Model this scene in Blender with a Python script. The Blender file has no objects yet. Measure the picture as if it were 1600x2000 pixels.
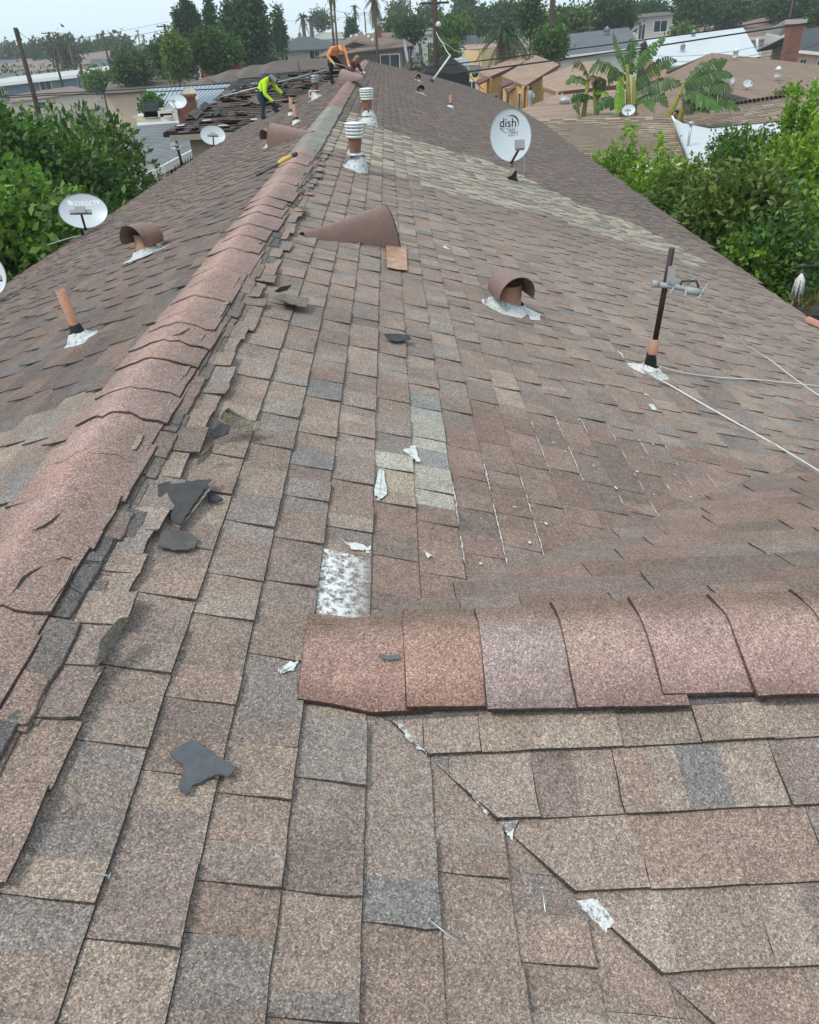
# roof scene
import bpy, bmesh, math, random
import numpy as np
from mathutils import Vector, Matrix, noise as mnoise
rng = random.Random(7)
nrg = np.random.default_rng(11)
S = bpy.context.scene
COL = S.collection
FPX=1460.0; PITCH=math.radians(32.8); ROLL=math.radians(3.0); CAMZ=7.8
def _ray0(px,py):
    u=px-800; v=py-1000
    uu=u*math.cos(ROLL)-v*math.sin(ROLL); vv=u*math.sin(ROLL)+v*math.cos(ROLL)
    return (uu, FPX*math.cos(PITCH)-vv*math.sin(PITCH), -(FPX*math.sin(PITCH)+vv*math.cos(PITCH)))
_v=_ray0(754,60); YAW=math.atan2(_v[0],_v[1])
def ray(px,py):
    x,y,z=_ray0(px,py); c,s=math.cos(YAW),math.sin(YAW)
    return (x*c-y*s, x*s+y*c, z)
def at_y(px,py,Y):
    d=ray(px,py); k=Y/d[1]; return (d[0]*k,Y,CAMZ+d[2]*k)
def at_z(px,py,z):
    d=ray(px,py); k=(z-CAMZ)/d[2]; return (d[0]*k,d[1]*k,z)
TH=math.radians(19.0); T=math.tan(TH)
THL=math.radians(20.6); TL=math.tan(THL)
XR=-0.93; ZR=CAMZ-1.0
def on_right(px,py,h=0):
    d=ray(px,py); k=(ZR+h/math.cos(TH)+XR*T-CAMZ)/(d[2]+d[0]*T); return (d[0]*k,d[1]*k,CAMZ+d[2]*k)
def on_left(px,py,h=0):
    d=ray(px,py); k=(ZR+h/math.cos(THL)-XR*TL-CAMZ)/(d[2]-d[0]*TL); return (d[0]*k,d[1]*k,CAMZ+d[2]*k)
def proj(x,y,z):
    c,s=math.cos(YAW),math.sin(YAW); z-=CAMZ
    X=x*c+y*s; Y=-x*s+y*c
    f=Y*math.cos(PITCH)-z*math.sin(PITCH); dn=-(z*math.cos(PITCH)+Y*math.sin(PITCH))
    uu=FPX*X/f; vv=FPX*dn/f
    return (800+uu*math.cos(ROLL)+vv*math.sin(ROLL), 1000-uu*math.sin(ROLL)+vv*math.cos(ROLL))
# ---------------------------------------------------------------- camera, sky, sun, exposure
cam_d = bpy.data.cameras.new('camera'); cam = bpy.data.objects.new('camera', cam_d); COL.objects.link(cam)
cam_d.sensor_fit = 'VERTICAL'; cam_d.sensor_height = 24.0; cam_d.lens = 24.0 * FPX / 2000.0
cam_d.clip_start = 0.05; cam_d.clip_end = 5000
_r = Vector((1, 0, 0)); _u = Vector((0, math.sin(PITCH), math.cos(PITCH)))
_cr = _r * math.cos(ROLL) - _u * math.sin(ROLL); _cu = _r * math.sin(ROLL) + _u * math.cos(ROLL)
_m = Matrix((_cr, _cu, _cr.cross(_cu))).transposed()
cam.matrix_world = Matrix.Translation((0, 0, CAMZ)) @ (Matrix.Rotation(YAW, 3, 'Z') @ _m).to_4x4()
S.camera = cam
SUN_EL, SUN_AZ = math.radians(58), math.radians(-125)      # azimuth from +Y towards +X
w = bpy.data.worlds.new('World'); S.world = w; w.use_nodes = True
nt = w.node_tree; bgn = nt.nodes['Background']
sky = nt.nodes.new('ShaderNodeTexSky'); sky.sky_type = 'NISHITA'; sky.sun_disc = False
sky.sun_elevation = SUN_EL; sky.sun_rotation = SUN_AZ; sky.dust_density = 4.0; sky.air_density = 1.0; sky.altitude = 20
mx = nt.nodes.new('ShaderNodeMix'); mx.data_type = 'RGBA'
mx.inputs['Factor'].default_value = 0.84
mx.inputs['B'].default_value = (7.3, 8.7, 9.6, 1)             # even cloud cover
nt.links.new(sky.outputs[0], mx.inputs['A']); nt.links.new(mx.outputs['Result'], bgn.inputs[0])
bgn.inputs[1].default_value = 0.088
sl = bpy.data.lights.new('sun', 'SUN'); sl.energy = 1.5; sl.angle = math.radians(14); sl.color = (1.0, 0.965, 0.91)
so = bpy.data.objects.new('sun', sl); COL.objects.link(so)
so.rotation_euler = Vector((-math.sin(SUN_AZ) * math.cos(SUN_EL), -math.cos(SUN_AZ) * math.cos(SUN_EL), -math.sin(SUN_EL))).to_track_quat('-Z', 'Y').to_euler()
S.view_settings.view_transform = 'Standard'; S.view_settings.look = 'None'; S.view_settings.gamma = 1.0
S.view_settings.exposure = 0.56
S.cycles.max_bounces = 5; S.cycles.volume_bounces = 2; S.cycles.transparent_max_bounces = 8
# ---------------------------------------------------------------- helpers
def V3(*a): return Vector(a)
class MB:
    def __init__(self): self.v = []; self.f = []; self.t = []; self.s = []; self.mi = []
    def add(self, vs, fs, M=None, tint=None, smooth=False, mi=0):
        b = len(self.v)
        if M is not None: vs = [M @ Vector(p) for p in vs]
        self.v.extend([tuple(p) for p in vs]); self.f.extend([tuple(b + i for i in q) for q in fs])
        self.s.extend([smooth] * len(fs)); self.mi.extend([mi] * len(fs))
        n = len(vs)
        if tint is None: self.t.extend([(1, 1, 1, 1)] * n)
        elif isinstance(tint, list): self.t.extend(tint)
        else: self.t.extend([tuple(tint) if len(tint) == 4 else tuple(tint) + (1,)] * n)
        return self
    def box(self, c, s, M=None, tint=None, mi=0, taper=1.0):
        x, y, z = s[0] / 2, s[1] / 2, s[2] / 2; k = taper
        vs = [(c[0] + i * x * (k if l > 0 else 1), c[1] + j * y * (k if l > 0 else 1), c[2] + l * z) for l in (-1, 1) for j in (-1, 1) for i in (-1, 1)]
        return self.add(vs, [(0, 2, 3, 1), (4, 5, 7, 6), (0, 1, 5, 4), (2, 6, 7, 3), (0, 4, 6, 2), (1, 3, 7, 5)], M, tint, mi=mi)
    def tube(self, pts, rad, n=8, M=None, tint=None, cap=True, smooth=True, mi=0):
        pts = [Vector(p) for p in pts]
        if not isinstance(rad, (list, tuple)): rad = [rad] * len(pts)
        vs = []; fs = []; ref = None
        for i, p in enumerate(pts):
            d = (pts[min(i + 1, len(pts) - 1)] - pts[max(i - 1, 0)])
            if d.length < 1e-9: d = Vector((0, 0, 1))
            d.normalize()
            if ref is None:
                ref = Vector((1, 0, 0)) if abs(d.x) < 0.9 else Vector((0, 1, 0))
            a = (ref - d * ref.dot(d)).normalized(); b = d.cross(a); ref = a
            for k in range(n):
                t = 2 * math.pi * k / n
                vs.append(p + (a * math.cos(t) + b * math.sin(t)) * rad[i])
        for i in range(len(pts) - 1):
            for k in range(n):
                k2 = (k + 1) % n
                fs.append((i * n + k, i * n + k2, (i + 1) * n + k2, (i + 1) * n + k))
        self.add(vs, fs, M, tint, smooth, mi)
        if cap:
            L = len(self.v) - len(vs)
            self.f.append(tuple(L + k for k in reversed(range(n)))); self.f.append(tuple(L + (len(pts) - 1) * n + k for k in range(n)))
            self.s += [False, False]; self.mi += [mi, mi]
        return self
    def lathe(self, prof, n=20, M=None, tint=None, a0=0, a1=2 * math.pi, smooth=True, mi=0):
        full = abs(a1 - a0 - 2 * math.pi) < 1e-6; m = n if full else n + 1; vs = []; fs = []
        for r, z in prof:
            for k in range(m):
                t = a0 + (a1 - a0) * k / n
                vs.append((r * math.cos(t), r * math.sin(t), z))
        for i in range(len(prof) - 1):
            for k in range(n):
                k2 = (k + 1) % m
                fs.append((i * m + k, i * m + k2, (i + 1) * m + k2, (i + 1) * m + k))
        return self.add(vs, fs, M, tint, smooth, mi)
    def poly(self, pts, th, M=None, tint=None, mi=0):
        """flat outline (x,y) or (x,y,z) with thickness th downwards"""
        n = len(pts); p3 = [tuple(p) if len(p) == 3 else (p[0], p[1], 0) for p in pts]
        vs = p3 + [(p[0], p[1], p[2] - th) for p in p3]
        fs = [tuple(range(n)), tuple(reversed(range(n, 2 * n)))] + [(i, i + n, (i + 1) % n + n, (i + 1) % n) for i in range(n)]
        return self.add(vs, fs, M, tint, mi=mi)
    def build(self, name, mat, parent=None, loc=None):
        me = bpy.data.meshes.new(name); me.from_pydata(self.v, [], self.f)
        if any(self.s): me.polygons.foreach_set('use_smooth', self.s)
        mats = mat if isinstance(mat, (list, tuple)) else [mat]
        for m in mats: me.materials.append(m)
        if len(mats) > 1: me.polygons.foreach_set('material_index', self.mi)
        at = me.attributes.new('tint', 'FLOAT_COLOR', 'POINT')
        at.data.foreach_set('color', np.array(self.t, dtype=np.float32).ravel())
        me.update()
        o = bpy.data.objects.new(name, me); COL.objects.link(o)
        if parent is not None: o.parent = parent
        if loc is not None: o.location = loc
        return o
def tag(o, label=None, cat=None, group=None, kind=None):
    if label: o['label'] = label
    if cat: o['category'] = cat
    if group: o['group'] = group
    if kind: o['kind'] = kind
    return o
def thing(name, label, cat, M=None, group=None):
    o = bpy.data.objects.new(name, None); COL.objects.link(o); o.empty_display_size = 0.2
    if M is not None: o.matrix_world = M if isinstance(M, Matrix) else Matrix.Translation(M)
    return tag(o, label, cat, group)
def copy_tree(o, parent=None):
    c = o.copy(); COL.objects.link(c); c.parent = parent
    for ch in o.children: copy_tree(ch, c)
    return c
def arr_mesh(name, verts, quads, tints, mat, parent=None, smooth=False):
    """big numpy mesh: verts (N,3), quads (M,4), tints (N,4)"""
    me = bpy.data.meshes.new(name); nv, nq = len(verts), len(quads); k = quads.shape[1]
    me.vertices.add(nv); me.vertices.foreach_set('co', np.asarray(verts, np.float32).ravel())
    me.loops.add(nq * k); me.loops.foreach_set('vertex_index', np.asarray(quads, np.int32).ravel())
    me.polygons.add(nq); me.polygons.foreach_set('loop_start', np.arange(0, nq * k, k, dtype=np.int32))
    if smooth: me.polygons.foreach_set('use_smooth', np.ones(nq, bool))
    at = me.attributes.new('tint', 'FLOAT_COLOR', 'POINT'); at.data.foreach_set('color', np.asarray(tints, np.float32).ravel())
    me.materials.append(mat); me.update(calc_edges=True); me.validate()
    o = bpy.data.objects.new(name, me); COL.objects.link(o)
    if parent is not None: o.parent = parent
    return o
def in_poly(x, y, P):
    c = False; j = len(P) - 1
    for i in range(len(P)):
        if (P[i][1] > y) != (P[j][1] > y) and x < (P[j][0] - P[i][0]) * (y - P[i][1]) / (P[j][1] - P[i][1]) + P[i][0]: c = not c
        j = i
    return c
def T3(x, y, z): return Matrix.Translation((x, y, z))
def RZ(a): return Matrix.Rotation(a, 4, 'Z')
def RX(a): return Matrix.Rotation(a, 4, 'X')
def RY(a): return Matrix.Rotation(a, 4, 'Y')
def slopeR(p): return T3(*p) @ RY(TH)         # local x down the right slope, y along ridge, z normal
def slopeL(p): return T3(*p) @ RY(-THL)        # local -x down the left slope
# ---------------------------------------------------------------- materials
MATS = {}
class NB:
    def __init__(self, name):
        self.m = bpy.data.materials.new(name); self.m.use_nodes = True; self.nt = self.m.node_tree
        self.b = self.nt.nodes['Principled BSDF']
    def n(self, t, **kw):
        nd = self.nt.nodes.new(t)
        for k, v in kw.items(): setattr(nd, k, v)
        return nd
    def l(self, a, b): self.nt.links.new(a, b)
    def pos(self): return self.n('ShaderNodeNewGeometry').outputs['Position']
    def noise(self, scale, detail=3, rough=0.55, vec=None):
        nd = self.n('ShaderNodeTexNoise'); nd.inputs['Scale'].default_value = scale; nd.inputs['Detail'].default_value = detail; nd.inputs['Roughness'].default_value = rough
        self.l(vec if vec is not None else self.pos(), nd.inputs['Vector']); return nd.outputs['Fac']
    def ramp(self, fac, stops):
        nd = self.n('ShaderNodeValToRGB'); e = nd.color_ramp.elements
        while len(e) < len(stops): e.new(0.5)
        for i, (p, c) in enumerate(stops):
            e[i].position = p; e[i].color = (c, c, c, 1) if not isinstance(c, tuple) else (c if len(c) == 4 else c + (1,))
        self.l(fac, nd.inputs['Fac']); return nd.outputs['Color']
    def mul(self, a, b, fac=1.0, mode='MULTIPLY'):
        nd = self.n('ShaderNodeMix', data_type='RGBA', blend_type=mode)
        if hasattr(fac, 'is_output'): self.l(fac, nd.inputs['Factor'])
        else: nd.inputs['Factor'].default_value = fac
        for x, k in ((a, 'A'), (b, 'B')):
            if hasattr(x, 'is_output'): self.l(x, nd.inputs[k])
            else: nd.inputs[k].default_value = (x, x, x, 1) if not isinstance(x, tuple) else (x if len(x) == 4 else x + (1,))
        return nd.outputs['Result']
    def mapr(self, v, a, b, c, d):
        nd = self.n('ShaderNodeMapRange'); self.l(v, nd.inputs[0])
        for i, x in enumerate((a, b, c, d)): nd.inputs[i + 1].default_value = x
        return nd.outputs[0]
    def math(self, op, a, b):
        nd = self.n('ShaderNodeMath', operation=op)
        for i, x in enumerate((a, b)):
            if hasattr(x, 'is_output'): self.l(x, nd.inputs[i])
            else: nd.inputs[i].default_value = x
        return nd.outputs[0]
    def tint(self):
        nd = self.n('ShaderNodeAttribute'); nd.attribute_name = 'tint'; return nd
    def bump(self, h, strength=0.3, dist=0.005):
        nd = self.n('ShaderNodeBump'); nd.inputs['Strength'].default_value = strength; nd.inputs['Distance'].default_value = dist
        self.l(h, nd.inputs['Height']); self.l(nd.outputs[0], self.b.inputs['Normal'])
    def done(self, col=None, rough=0.8, metal=0.0, spec=0.3):
        if col is not None:
            if hasattr(col, 'is_output'): self.l(col, self.b.inputs['Base Color'])
            else: self.b.inputs['Base Color'].default_value = tuple(col) + (1,)
        if hasattr(rough, 'is_output'): self.l(rough, self.b.inputs['Roughness'])
        else: self.b.inputs['Roughness'].default_value = rough
        self.b.inputs['Metallic'].default_value = metal; self.b.inputs['Specular IOR Level'].default_value = spec
        return self.m
def mat_granule():
    n = NB('shingle_granules'); p = n.pos(); t = n.tint()
    vo = n.n('ShaderNodeTexVoronoi'); vo.inputs['Scale'].default_value = 430; n.l(p, vo.inputs['Vector'])
    sep = n.n('ShaderNodeSeparateColor'); n.l(vo.outputs['Color'], sep.inputs[0])
    vo2 = n.n('ShaderNodeTexVoronoi'); vo2.inputs['Scale'].default_value = 210; n.l(p, vo2.inputs['Vector'])
    sep2 = n.n('ShaderNodeSeparateColor'); n.l(vo2.outputs['Color'], sep2.inputs[0])
    g1 = n.ramp(sep.outputs[0], [(0.0, 0.50), (0.3, 0.78), (0.7, 1.06), (0.92, 1.34), (1.0, 1.8)])
    g2 = n.ramp(sep2.outputs[1], [(0.0, 0.76), (0.5, 1.0), (1.0, 1.28)])
    c = n.mul(t.outputs['Color'], g1); c = n.mul(c, g2)
    st = n.ramp(n.noise(2.3, 3, 0.6), [(0.3, 0.88), (0.7, 1.10)]); c = n.mul(c, st)
    st2 = n.ramp(n.noise(14, 2, 0.65), [(0.3, 0.90), (0.7, 1.09)]); c = n.mul(c, st2)
    bald = n.mapr(n.noise(7.5, 4, 0.75), 0.62, 0.74, 0, 0.5); c = n.mul(c, (0.62, 0.60, 0.60), bald)
    # colour temperature drift granule by granule
    hue = n.ramp(sep.outputs[2], [(0.0, (1.08, 0.99, 0.90)), (0.5, (1, 1, 1)), (1.0, (0.94, 1.0, 1.05))]); c = n.mul(c, hue)
    # bleached patches (alpha of the tint)
    wh = n.math('SUBTRACT', 1.0, t.outputs['Alpha'])
    nz = n.noise(46, 4, 0.8); wm = n.math('MULTIPLY', n.mapr(nz, 0.43, 0.55, 0, 1), wh)
    c = n.mul(c, (0.74, 0.76, 0.75), wm, 'MIX')
    n.bump(sep.outputs[0], 0.35, 0.003)
    return n.done(c, 0.93, 0, 0.15)
def mat_plain(name, col, rough=0.7, metal=0.0, var=0.12, scale=6, spec=0.3, bump=0.0, tinted=False, fine=60):
    n = NB(name)
    f = n.ramp(n.noise(scale, 5, 0.6), [(0.25, 1 - var), (0.75, 1 + var)])
    f2 = n.ramp(n.noise(fine, 3, 0.6), [(0.25, 1 - var * 0.6), (0.75, 1 + var * 0.6)])
    c = n.mul(n.mul(tuple(col), f), f2)
    if tinted: c = n.mul(c, n.tint().outputs['Color'])
    if bump: n.bump(n.noise(fine, 4), bump, 0.01)
    return n.done(c, rough, metal, spec)
def mat_rust(name, base, rust, amount=0.5, rough=0.6, metal=0.3, scale=14, tinted=False, zs=0.35):
    n = NB(name); mp = n.n('ShaderNodeMapping'); mp.inputs['Scale'].default_value = (1, 1, zs); n.l(n.pos(), mp.inputs[0])
    f = n.mapr(n.noise(scale, 6, 0.65, mp.outputs[0]), 0.62 - amount * 0.45, 0.80 - amount * 0.45, 0, 1)
    f2 = n.ramp(n.noise(70, 4, 0.6), [(0.25, 0.8), (0.75, 1.2)])
    c = n.mul(n.mul(tuple(base), tuple(rust), f, 'MIX'), f2)
    if tinted: c = n.mul(c, n.tint().outputs['Color'])
    n.bump(n.noise(60, 4), 0.2, 0.004)
    return n.done(c, rough, metal, 0.35)
def mat_leaf(name, rough=0.5):
    n = NB(name); t = n.tint(); c = t.outputs['Color']
    geo = n.n('ShaderNodeNewGeometry')
    n.done(c, rough, 0, 0.35)
    tr = n.n('ShaderNodeBsdfTranslucent'); n.l(n.mul(c, (1.25, 1.35, 0.6)), tr.inputs['Color'])
    ms = n.n('ShaderNodeMixShader'); ms.inputs[0].default_value = 0.32
    out = n.nt.nodes['Material Output']
    n.l(n.b.outputs[0], ms.inputs[1]); n.l(tr.outputs[0], ms.inputs[2]); n.l(ms.outputs[0], out.inputs['Surface'])
    return n.m
def mat_glass(name, col=(0.03, 0.04, 0.05)):
    n = NB(name); return n.done(n.mul(col, n.ramp(n.noise(1.3, 2), [(0.3, 0.6), (0.7, 1.5)])), 0.08, 0, 0.6)
def mat_roofing(name, col, scale=3.0, band=7.0):
    n = NB(name)
    f = n.ramp(n.noise(0.5, 5, 0.65), [(0.25, 0.8), (0.75, 1.18)]); f2 = n.ramp(n.noise(scale, 4, 0.7), [(0.25, 0.82), (0.75, 1.2)])
    wv = n.n('ShaderNodeTexWave', wave_type='BANDS', bands_direction='Z'); wv.inputs['Scale'].default_value = band; wv.inputs['Distortion'].default_value = 0.6; wv.inputs['Detail'].default_value = 1
    n.l(n.pos(), wv.inputs['Vector']); f3 = n.ramp(wv.outputs['Fac'], [(0.0, 0.86), (0.4, 1.04)])
    c = n.mul(n.mul(n.mul(tuple(col), f), f2), f3)
    n.bump(wv.outputs['Fac'], 0.2, 0.03)
    return n.done(c, 0.9, 0, 0.2)
M_SH = mat_granule()
M_FELT = mat_plain('black_felt', (0.02, 0.02, 0.021), 0.85, var=0.35, scale=9)
M_TAR = mat_plain('black_tar', (0.012, 0.012, 0.012), 0.45, var=0.3, bump=0.4)
M_PAPER = mat_plain('grey_backing', (0.045, 0.047, 0.05), 0.8, var=0.22, scale=20, tinted=True)
M_WHITE = mat_plain('white_paint', (0.72, 0.73, 0.72), 0.5, var=0.06)
M_DISH = mat_plain('dish_paint', (0.52, 0.57, 0.60), 0.38, var=0.05, scale=5, spec=0.4)
M_DARKMET = mat_plain('dark_metal', (0.05, 0.05, 0.055), 0.5, 0.4, var=0.2)
M_GREYPL = mat_plain('grey_plastic', (0.30, 0.31, 0.31), 0.5, var=0.08)
M_RUST = mat_rust('rusty_pipe', (0.33, 0.235, 0.19), (0.42, 0.21, 0.125), 0.5, 0.75, 0.1)
M_RUSTDK = mat_rust('dark_rust_pipe', (0.15, 0.095, 0.075), (0.27, 0.12, 0.07), 0.4, 0.7, 0.15)
M_BROWNMET = mat_rust('brown_sheet', (0.215, 0.138, 0.112), (0.30, 0.165, 0.105), 0.2, 0.5, 0.15, scale=5)
M_COPPER = mat_rust('rust_flashing', (0.42, 0.36, 0.32), (0.46, 0.21, 0.10), 0.55, 0.5, 0.35, scale=16, zs=1)
M_SEAL = mat_rust('silver_sealant', (0.52, 0.55, 0.55), (0.16, 0.17, 0.17), 0.25, 0.55, 0.1, scale=30, zs=1)
M_SEALW = mat_rust('white_sealant', (0.60, 0.61, 0.58), (0.30, 0.29, 0.27), 0.28, 0.65, 0, scale=45, zs=1)
M_GALV = mat_rust('galvanised', (0.45, 0.47, 0.48), (0.25, 0.24, 0.23), 0.3, 0.45, 0.5, scale=20)
M_MAST = mat_plain('brown_mast', (0.045, 0.026, 0.022), 0.55, 0.2, var=0.25, scale=20)
M_CABLE = mat_plain('white_cable', (0.62, 0.62, 0.60), 0.5, var=0.06)
M_WIRE = mat_plain('black_cable', (0.022, 0.016, 0.016), 0.6, var=0.2)
M_NAIL = mat_plain('bright_nail', (0.55, 0.55, 0.54), 0.35, 0.6, var=0.1)
M_LEAF = mat_leaf('leaves', 0.42)
M_LEAFM = mat_leaf('leaves_matt', 0.65)
M_BARK = mat_plain('bark', (0.10, 0.075, 0.055), 0.9, var=0.3, scale=10, bump=0.5, tinted=True)
M_GLASS = mat_glass('window_glass')
M_WOODPOLE = mat_plain('pole_wood', (0.055, 0.038, 0.030), 0.85, var=0.25, scale=8)
# ---------------------------------------------------------------- the long house under the camera: roof, shingles, ridge caps
CT, ST = math.cos(TH), math.sin(TH)
EXP = 0.143
YEND = 36.5
XC, YC = -0.27, 1.36; ZC = ZR - (XC - XR) * T; TF = 0.392; THF = math.atan(TF)
class Fr:
    def __init__(s, O, A, D, N): s.O, s.A, s.D, s.N = Vector(O), Vector(A), Vector(D), Vector(N)
    def p(s, a, d, h): return s.O + s.A * a + s.D * d + s.N * h
F_R = Fr((XR, 0, ZR), (0, 1, 0), (CT, 0, -ST), (ST, 0, CT))
CTL, STL = math.cos(THL), math.sin(THL)
F_L = Fr((XR, 0, ZR), (0, 1, 0), (-CTL, 0, -STL), (-STL, 0, CTL))
F_GN = Fr((0, YC, ZC), (1, 0, 0), (0, -CT, -ST), (0, -ST, CT))
F_GF = Fr((0, YC, ZC), (1, 0, 0), (0, math.cos(THF), -math.sin(THF)), (0, math.sin(THF), math.cos(THF)))
WY, WZ = 28.2, 5.2                                        # near eave of the side wing
WRY = WY + (ZR - 0.03 - WZ) / T
F_W = Fr((0, WRY, ZR - 0.03), (1, 0, 0), (0, -CT, -ST), (0, -ST, CT))
R_POLY = [(XR, -4), (XR, YEND), (0.6, 41.5), (2.4, 46), (4.6, 49.5), (5.9, 46.5), (6.3, 41), (6.25, 34.5), (5.15, 18.8), (4.8, 13.1), (4.42, 7.6), (4.3, 4), (4.3, -4)]
def on_wing(px, py, h=0):
    d = ray(px, py); k_ = (ZR - .03 + h / CT - WRY * T - CAMZ) / (d[2] - d[1] * T); return (d[0] * k_, d[1] * k_, CAMZ + d[2] * k_)
L_EAVE = -5.2
def zleft(x): return ZR - (XR - x) * TL
L_POLY = [(XR, -4), (XR, YEND), (-1.2, YEND), (-1.6, WRY), (-5.25, WY - 0.05), (L_EAVE, WY - 0.05), (L_EAVE, -4)]
W_POLY = [on_wing(*q)[:2] for q in ((318, 259), (371, 230), (405, 209), (437, 187), (470, 172), (503, 162), (540, 153))] + [(-2.3, WRY), (-1.0, WRY), (-5.2, WY)]
def zmain(x): return ZR - (x - XR) * T
def zgable(x, y): return ZC - (YC - y) * T if y < YC else ZC - (y - YC) * TF
def gcover(x, y): return (zgable(x, y) - zmain(x)) if x > XC - 0.3 else -1
house = thing('long_house', 'long house with worn brown shingle roof and pinkish ridge caps under the camera', 'house', T3(0, 0, 0))
dk = MB()
def deck(poly, fr_z, th=0.14):
    vs = [(x, y, fr_z(x, y) - 0.006) for x, y in poly]; n = len(vs)
    dk.add(vs + [(x, y, z - th) for x, y, z in vs], [tuple(range(n))] + [(i, i + n, (i + 1) % n + n, (i + 1) % n) for i in range(n)] + [tuple(reversed(range(n, 2 * n)))])
deck(R_POLY, lambda x, y: ZR - (x - XR) * T); deck(L_POLY, lambda x, y: zleft(x))
deck(W_POLY, lambda x, y: ZR - 0.03 - (WRY - y) * T)
deck([(XC, YC), (XC + 3.2, YC - 3.2), (4.6, YC - 3.2), (4.6, YC)], lambda x, y: ZC - (YC - y) * T, 0.02)
deck([(XC, YC), (4.6, YC), (4.6, YC + (4.6 - XC) * T / TF)], lambda x, y: ZC - (y - YC) * TF, 0.02)
# far side of the wing and far end
dk.add([(-4.2, WRY - .7, ZR - 0.28), (XR, WRY, ZR - .04), (XR, WRY + 3, ZR - 1.2), (-7.0, WRY + 3, ZR - 1.7)], [(0, 1, 2, 3)])
roof = dk.build('roof', M_FELT, house)
wl = MB()
def wallpoly(pts, ztop):
    n = len(pts)
    for i in range(n):
        a, b = pts[i], pts[(i + 1) % n]
        wl.add([(a[0], a[1], 0), (b[0], b[1], 0), (b[0], b[1], ztop(*b)), (a[0], a[1], ztop(*a))], [(0, 1, 2, 3)])
M_STUCCO = mat_plain('tan_stucco', (0.42, 0.35, 0.27), 0.9, var=0.1, scale=2, bump=0.2)
wallpoly([(-4.8, -4), (4.0, -4), (4.0, 7), (4.7, 19), (5.8, 35), (5.4, 45), (2.4, 45), (XR, 36), (-4.0, 36), (-6.9, 34), (-6.9, WY + 0.4), (-4.8, WY + 0.4)], lambda x, y: (zmain(x) if x > XR else zleft(x)) - 0.3 if x > -4.9 else 5.0)
wl.build('wall', M_STUCCO, house)
fs = MB()
fs.box((L_EAVE + 0.01, 12.1, zleft(L_EAVE) - 0.12), (0.03, 32.2, 0.17)); fs.box((-6.3, WY + 0.02, WZ - 0.12), (2.3, 0.03, 0.17))
for i in range(len(R_POLY)):
    a, b = R_POLY[i], R_POLY[(i + 1) % len(R_POLY)]
    if a[0] > 4 and b[0] > 4:
        pa, pb = Vector((a[0], a[1], zmain(a[0]) - 0.03)), Vector((b[0], b[1], zmain(b[0]) - 0.03)); o_ = Vector((0.025, 0, 0)); d_ = Vector((0, 0, -0.16))
        fs.add([pa, pb, pb + d_, pa + d_, pa + o_, pb + o_, pb + o_ + d_, pa + o_ + d_], [(0, 1, 2, 3), (5, 4, 7, 6), (4, 5, 1, 0), (3, 2, 6, 7), (4, 0, 3, 7), (1, 5, 6, 2)])
fs.build('fascia', mat_plain('fascia_paint', (0.36, 0.31, 0.27), 0.7, var=0.15), house)
# colour zones, traced on the slope itself
def zoneR(px): return [on_right(*q)[:2] for q in px]
Z_BAND = zoneR([(640, 262), (683, 219), (761, 255), (820, 277), (885, 297), (950, 313), (1010, 340), (1120, 395), (1250, 445), (1385, 515), (1350, 522), (1300, 500), (1160, 455), (1080, 425), (990, 405), (869, 375), (787, 349), (729, 323), (648, 287), (610, 310)])
Z_PALE = zoneR([(803, 770), (862, 772), (905, 955), (832, 985), (742, 962), (735, 905), (808, 880)])
Z_COAT = zoneR([(880, 800), (1030, 800), (1200, 835), (1480, 925), (1300, 1040), (1130, 1130), (740, 1240), (735, 985), (905, 960)])
Z_BLEACH = zoneR([(626, 1088), (705, 1093), (724, 1228), (606, 1228)])
PAL = [((0.262, 0.204, 0.170), 6), ((0.288, 0.228, 0.186), 2.4), ((0.238, 0.202, 0.180), 2.6), ((0.228, 0.180, 0.157), 3.6), ((0.265, 0.198, 0.164), 2.4), ((0.212, 0.196, 0.186), 0.45), ((0.272, 0.220, 0.187), 3.4)]
PAL_B = [((0.335, 0.300, 0.240), 4), ((0.285, 0.257, 0.212), 4), ((0.23, 0.205, 0.175), 2.2), ((0.375, 0.325, 0.25), 1.8), ((0.21, 0.163, 0.135), 1.0)]
PAL_P = [((0.35, 0.325, 0.275), 2), ((0.25, 0.243, 0.228), 2), ((0.38, 0.325, 0.25), 1.4), ((0.30, 0.288, 0.262), 2)]
PAL_C = [((0.212, 0.145, 0.117), 3), ((0.240, 0.168, 0.134), 2), ((0.19, 0.142, 0.12), 2), ((0.222, 0.172, 0.145), 1)]
PAL_L = [((0.168, 0.127, 0.109), 5), ((0.185, 0.143, 0.121), 3), ((0.143, 0.116, 0.106), 4), ((0.157, 0.138, 0.129), 1.5), ((0.190, 0.137, 0.113), 1.5)]
def pick(pal):
    t = rng.random() * sum(w for _, w in pal)
    for c, w_ in pal:
        t -= w_
        if t <= 0: break
    k = rng.uniform(0.9, 1.1); return (c[0] * k, c[1] * k, c[2] * k)
TABS = []; EW = 0.0022
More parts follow.
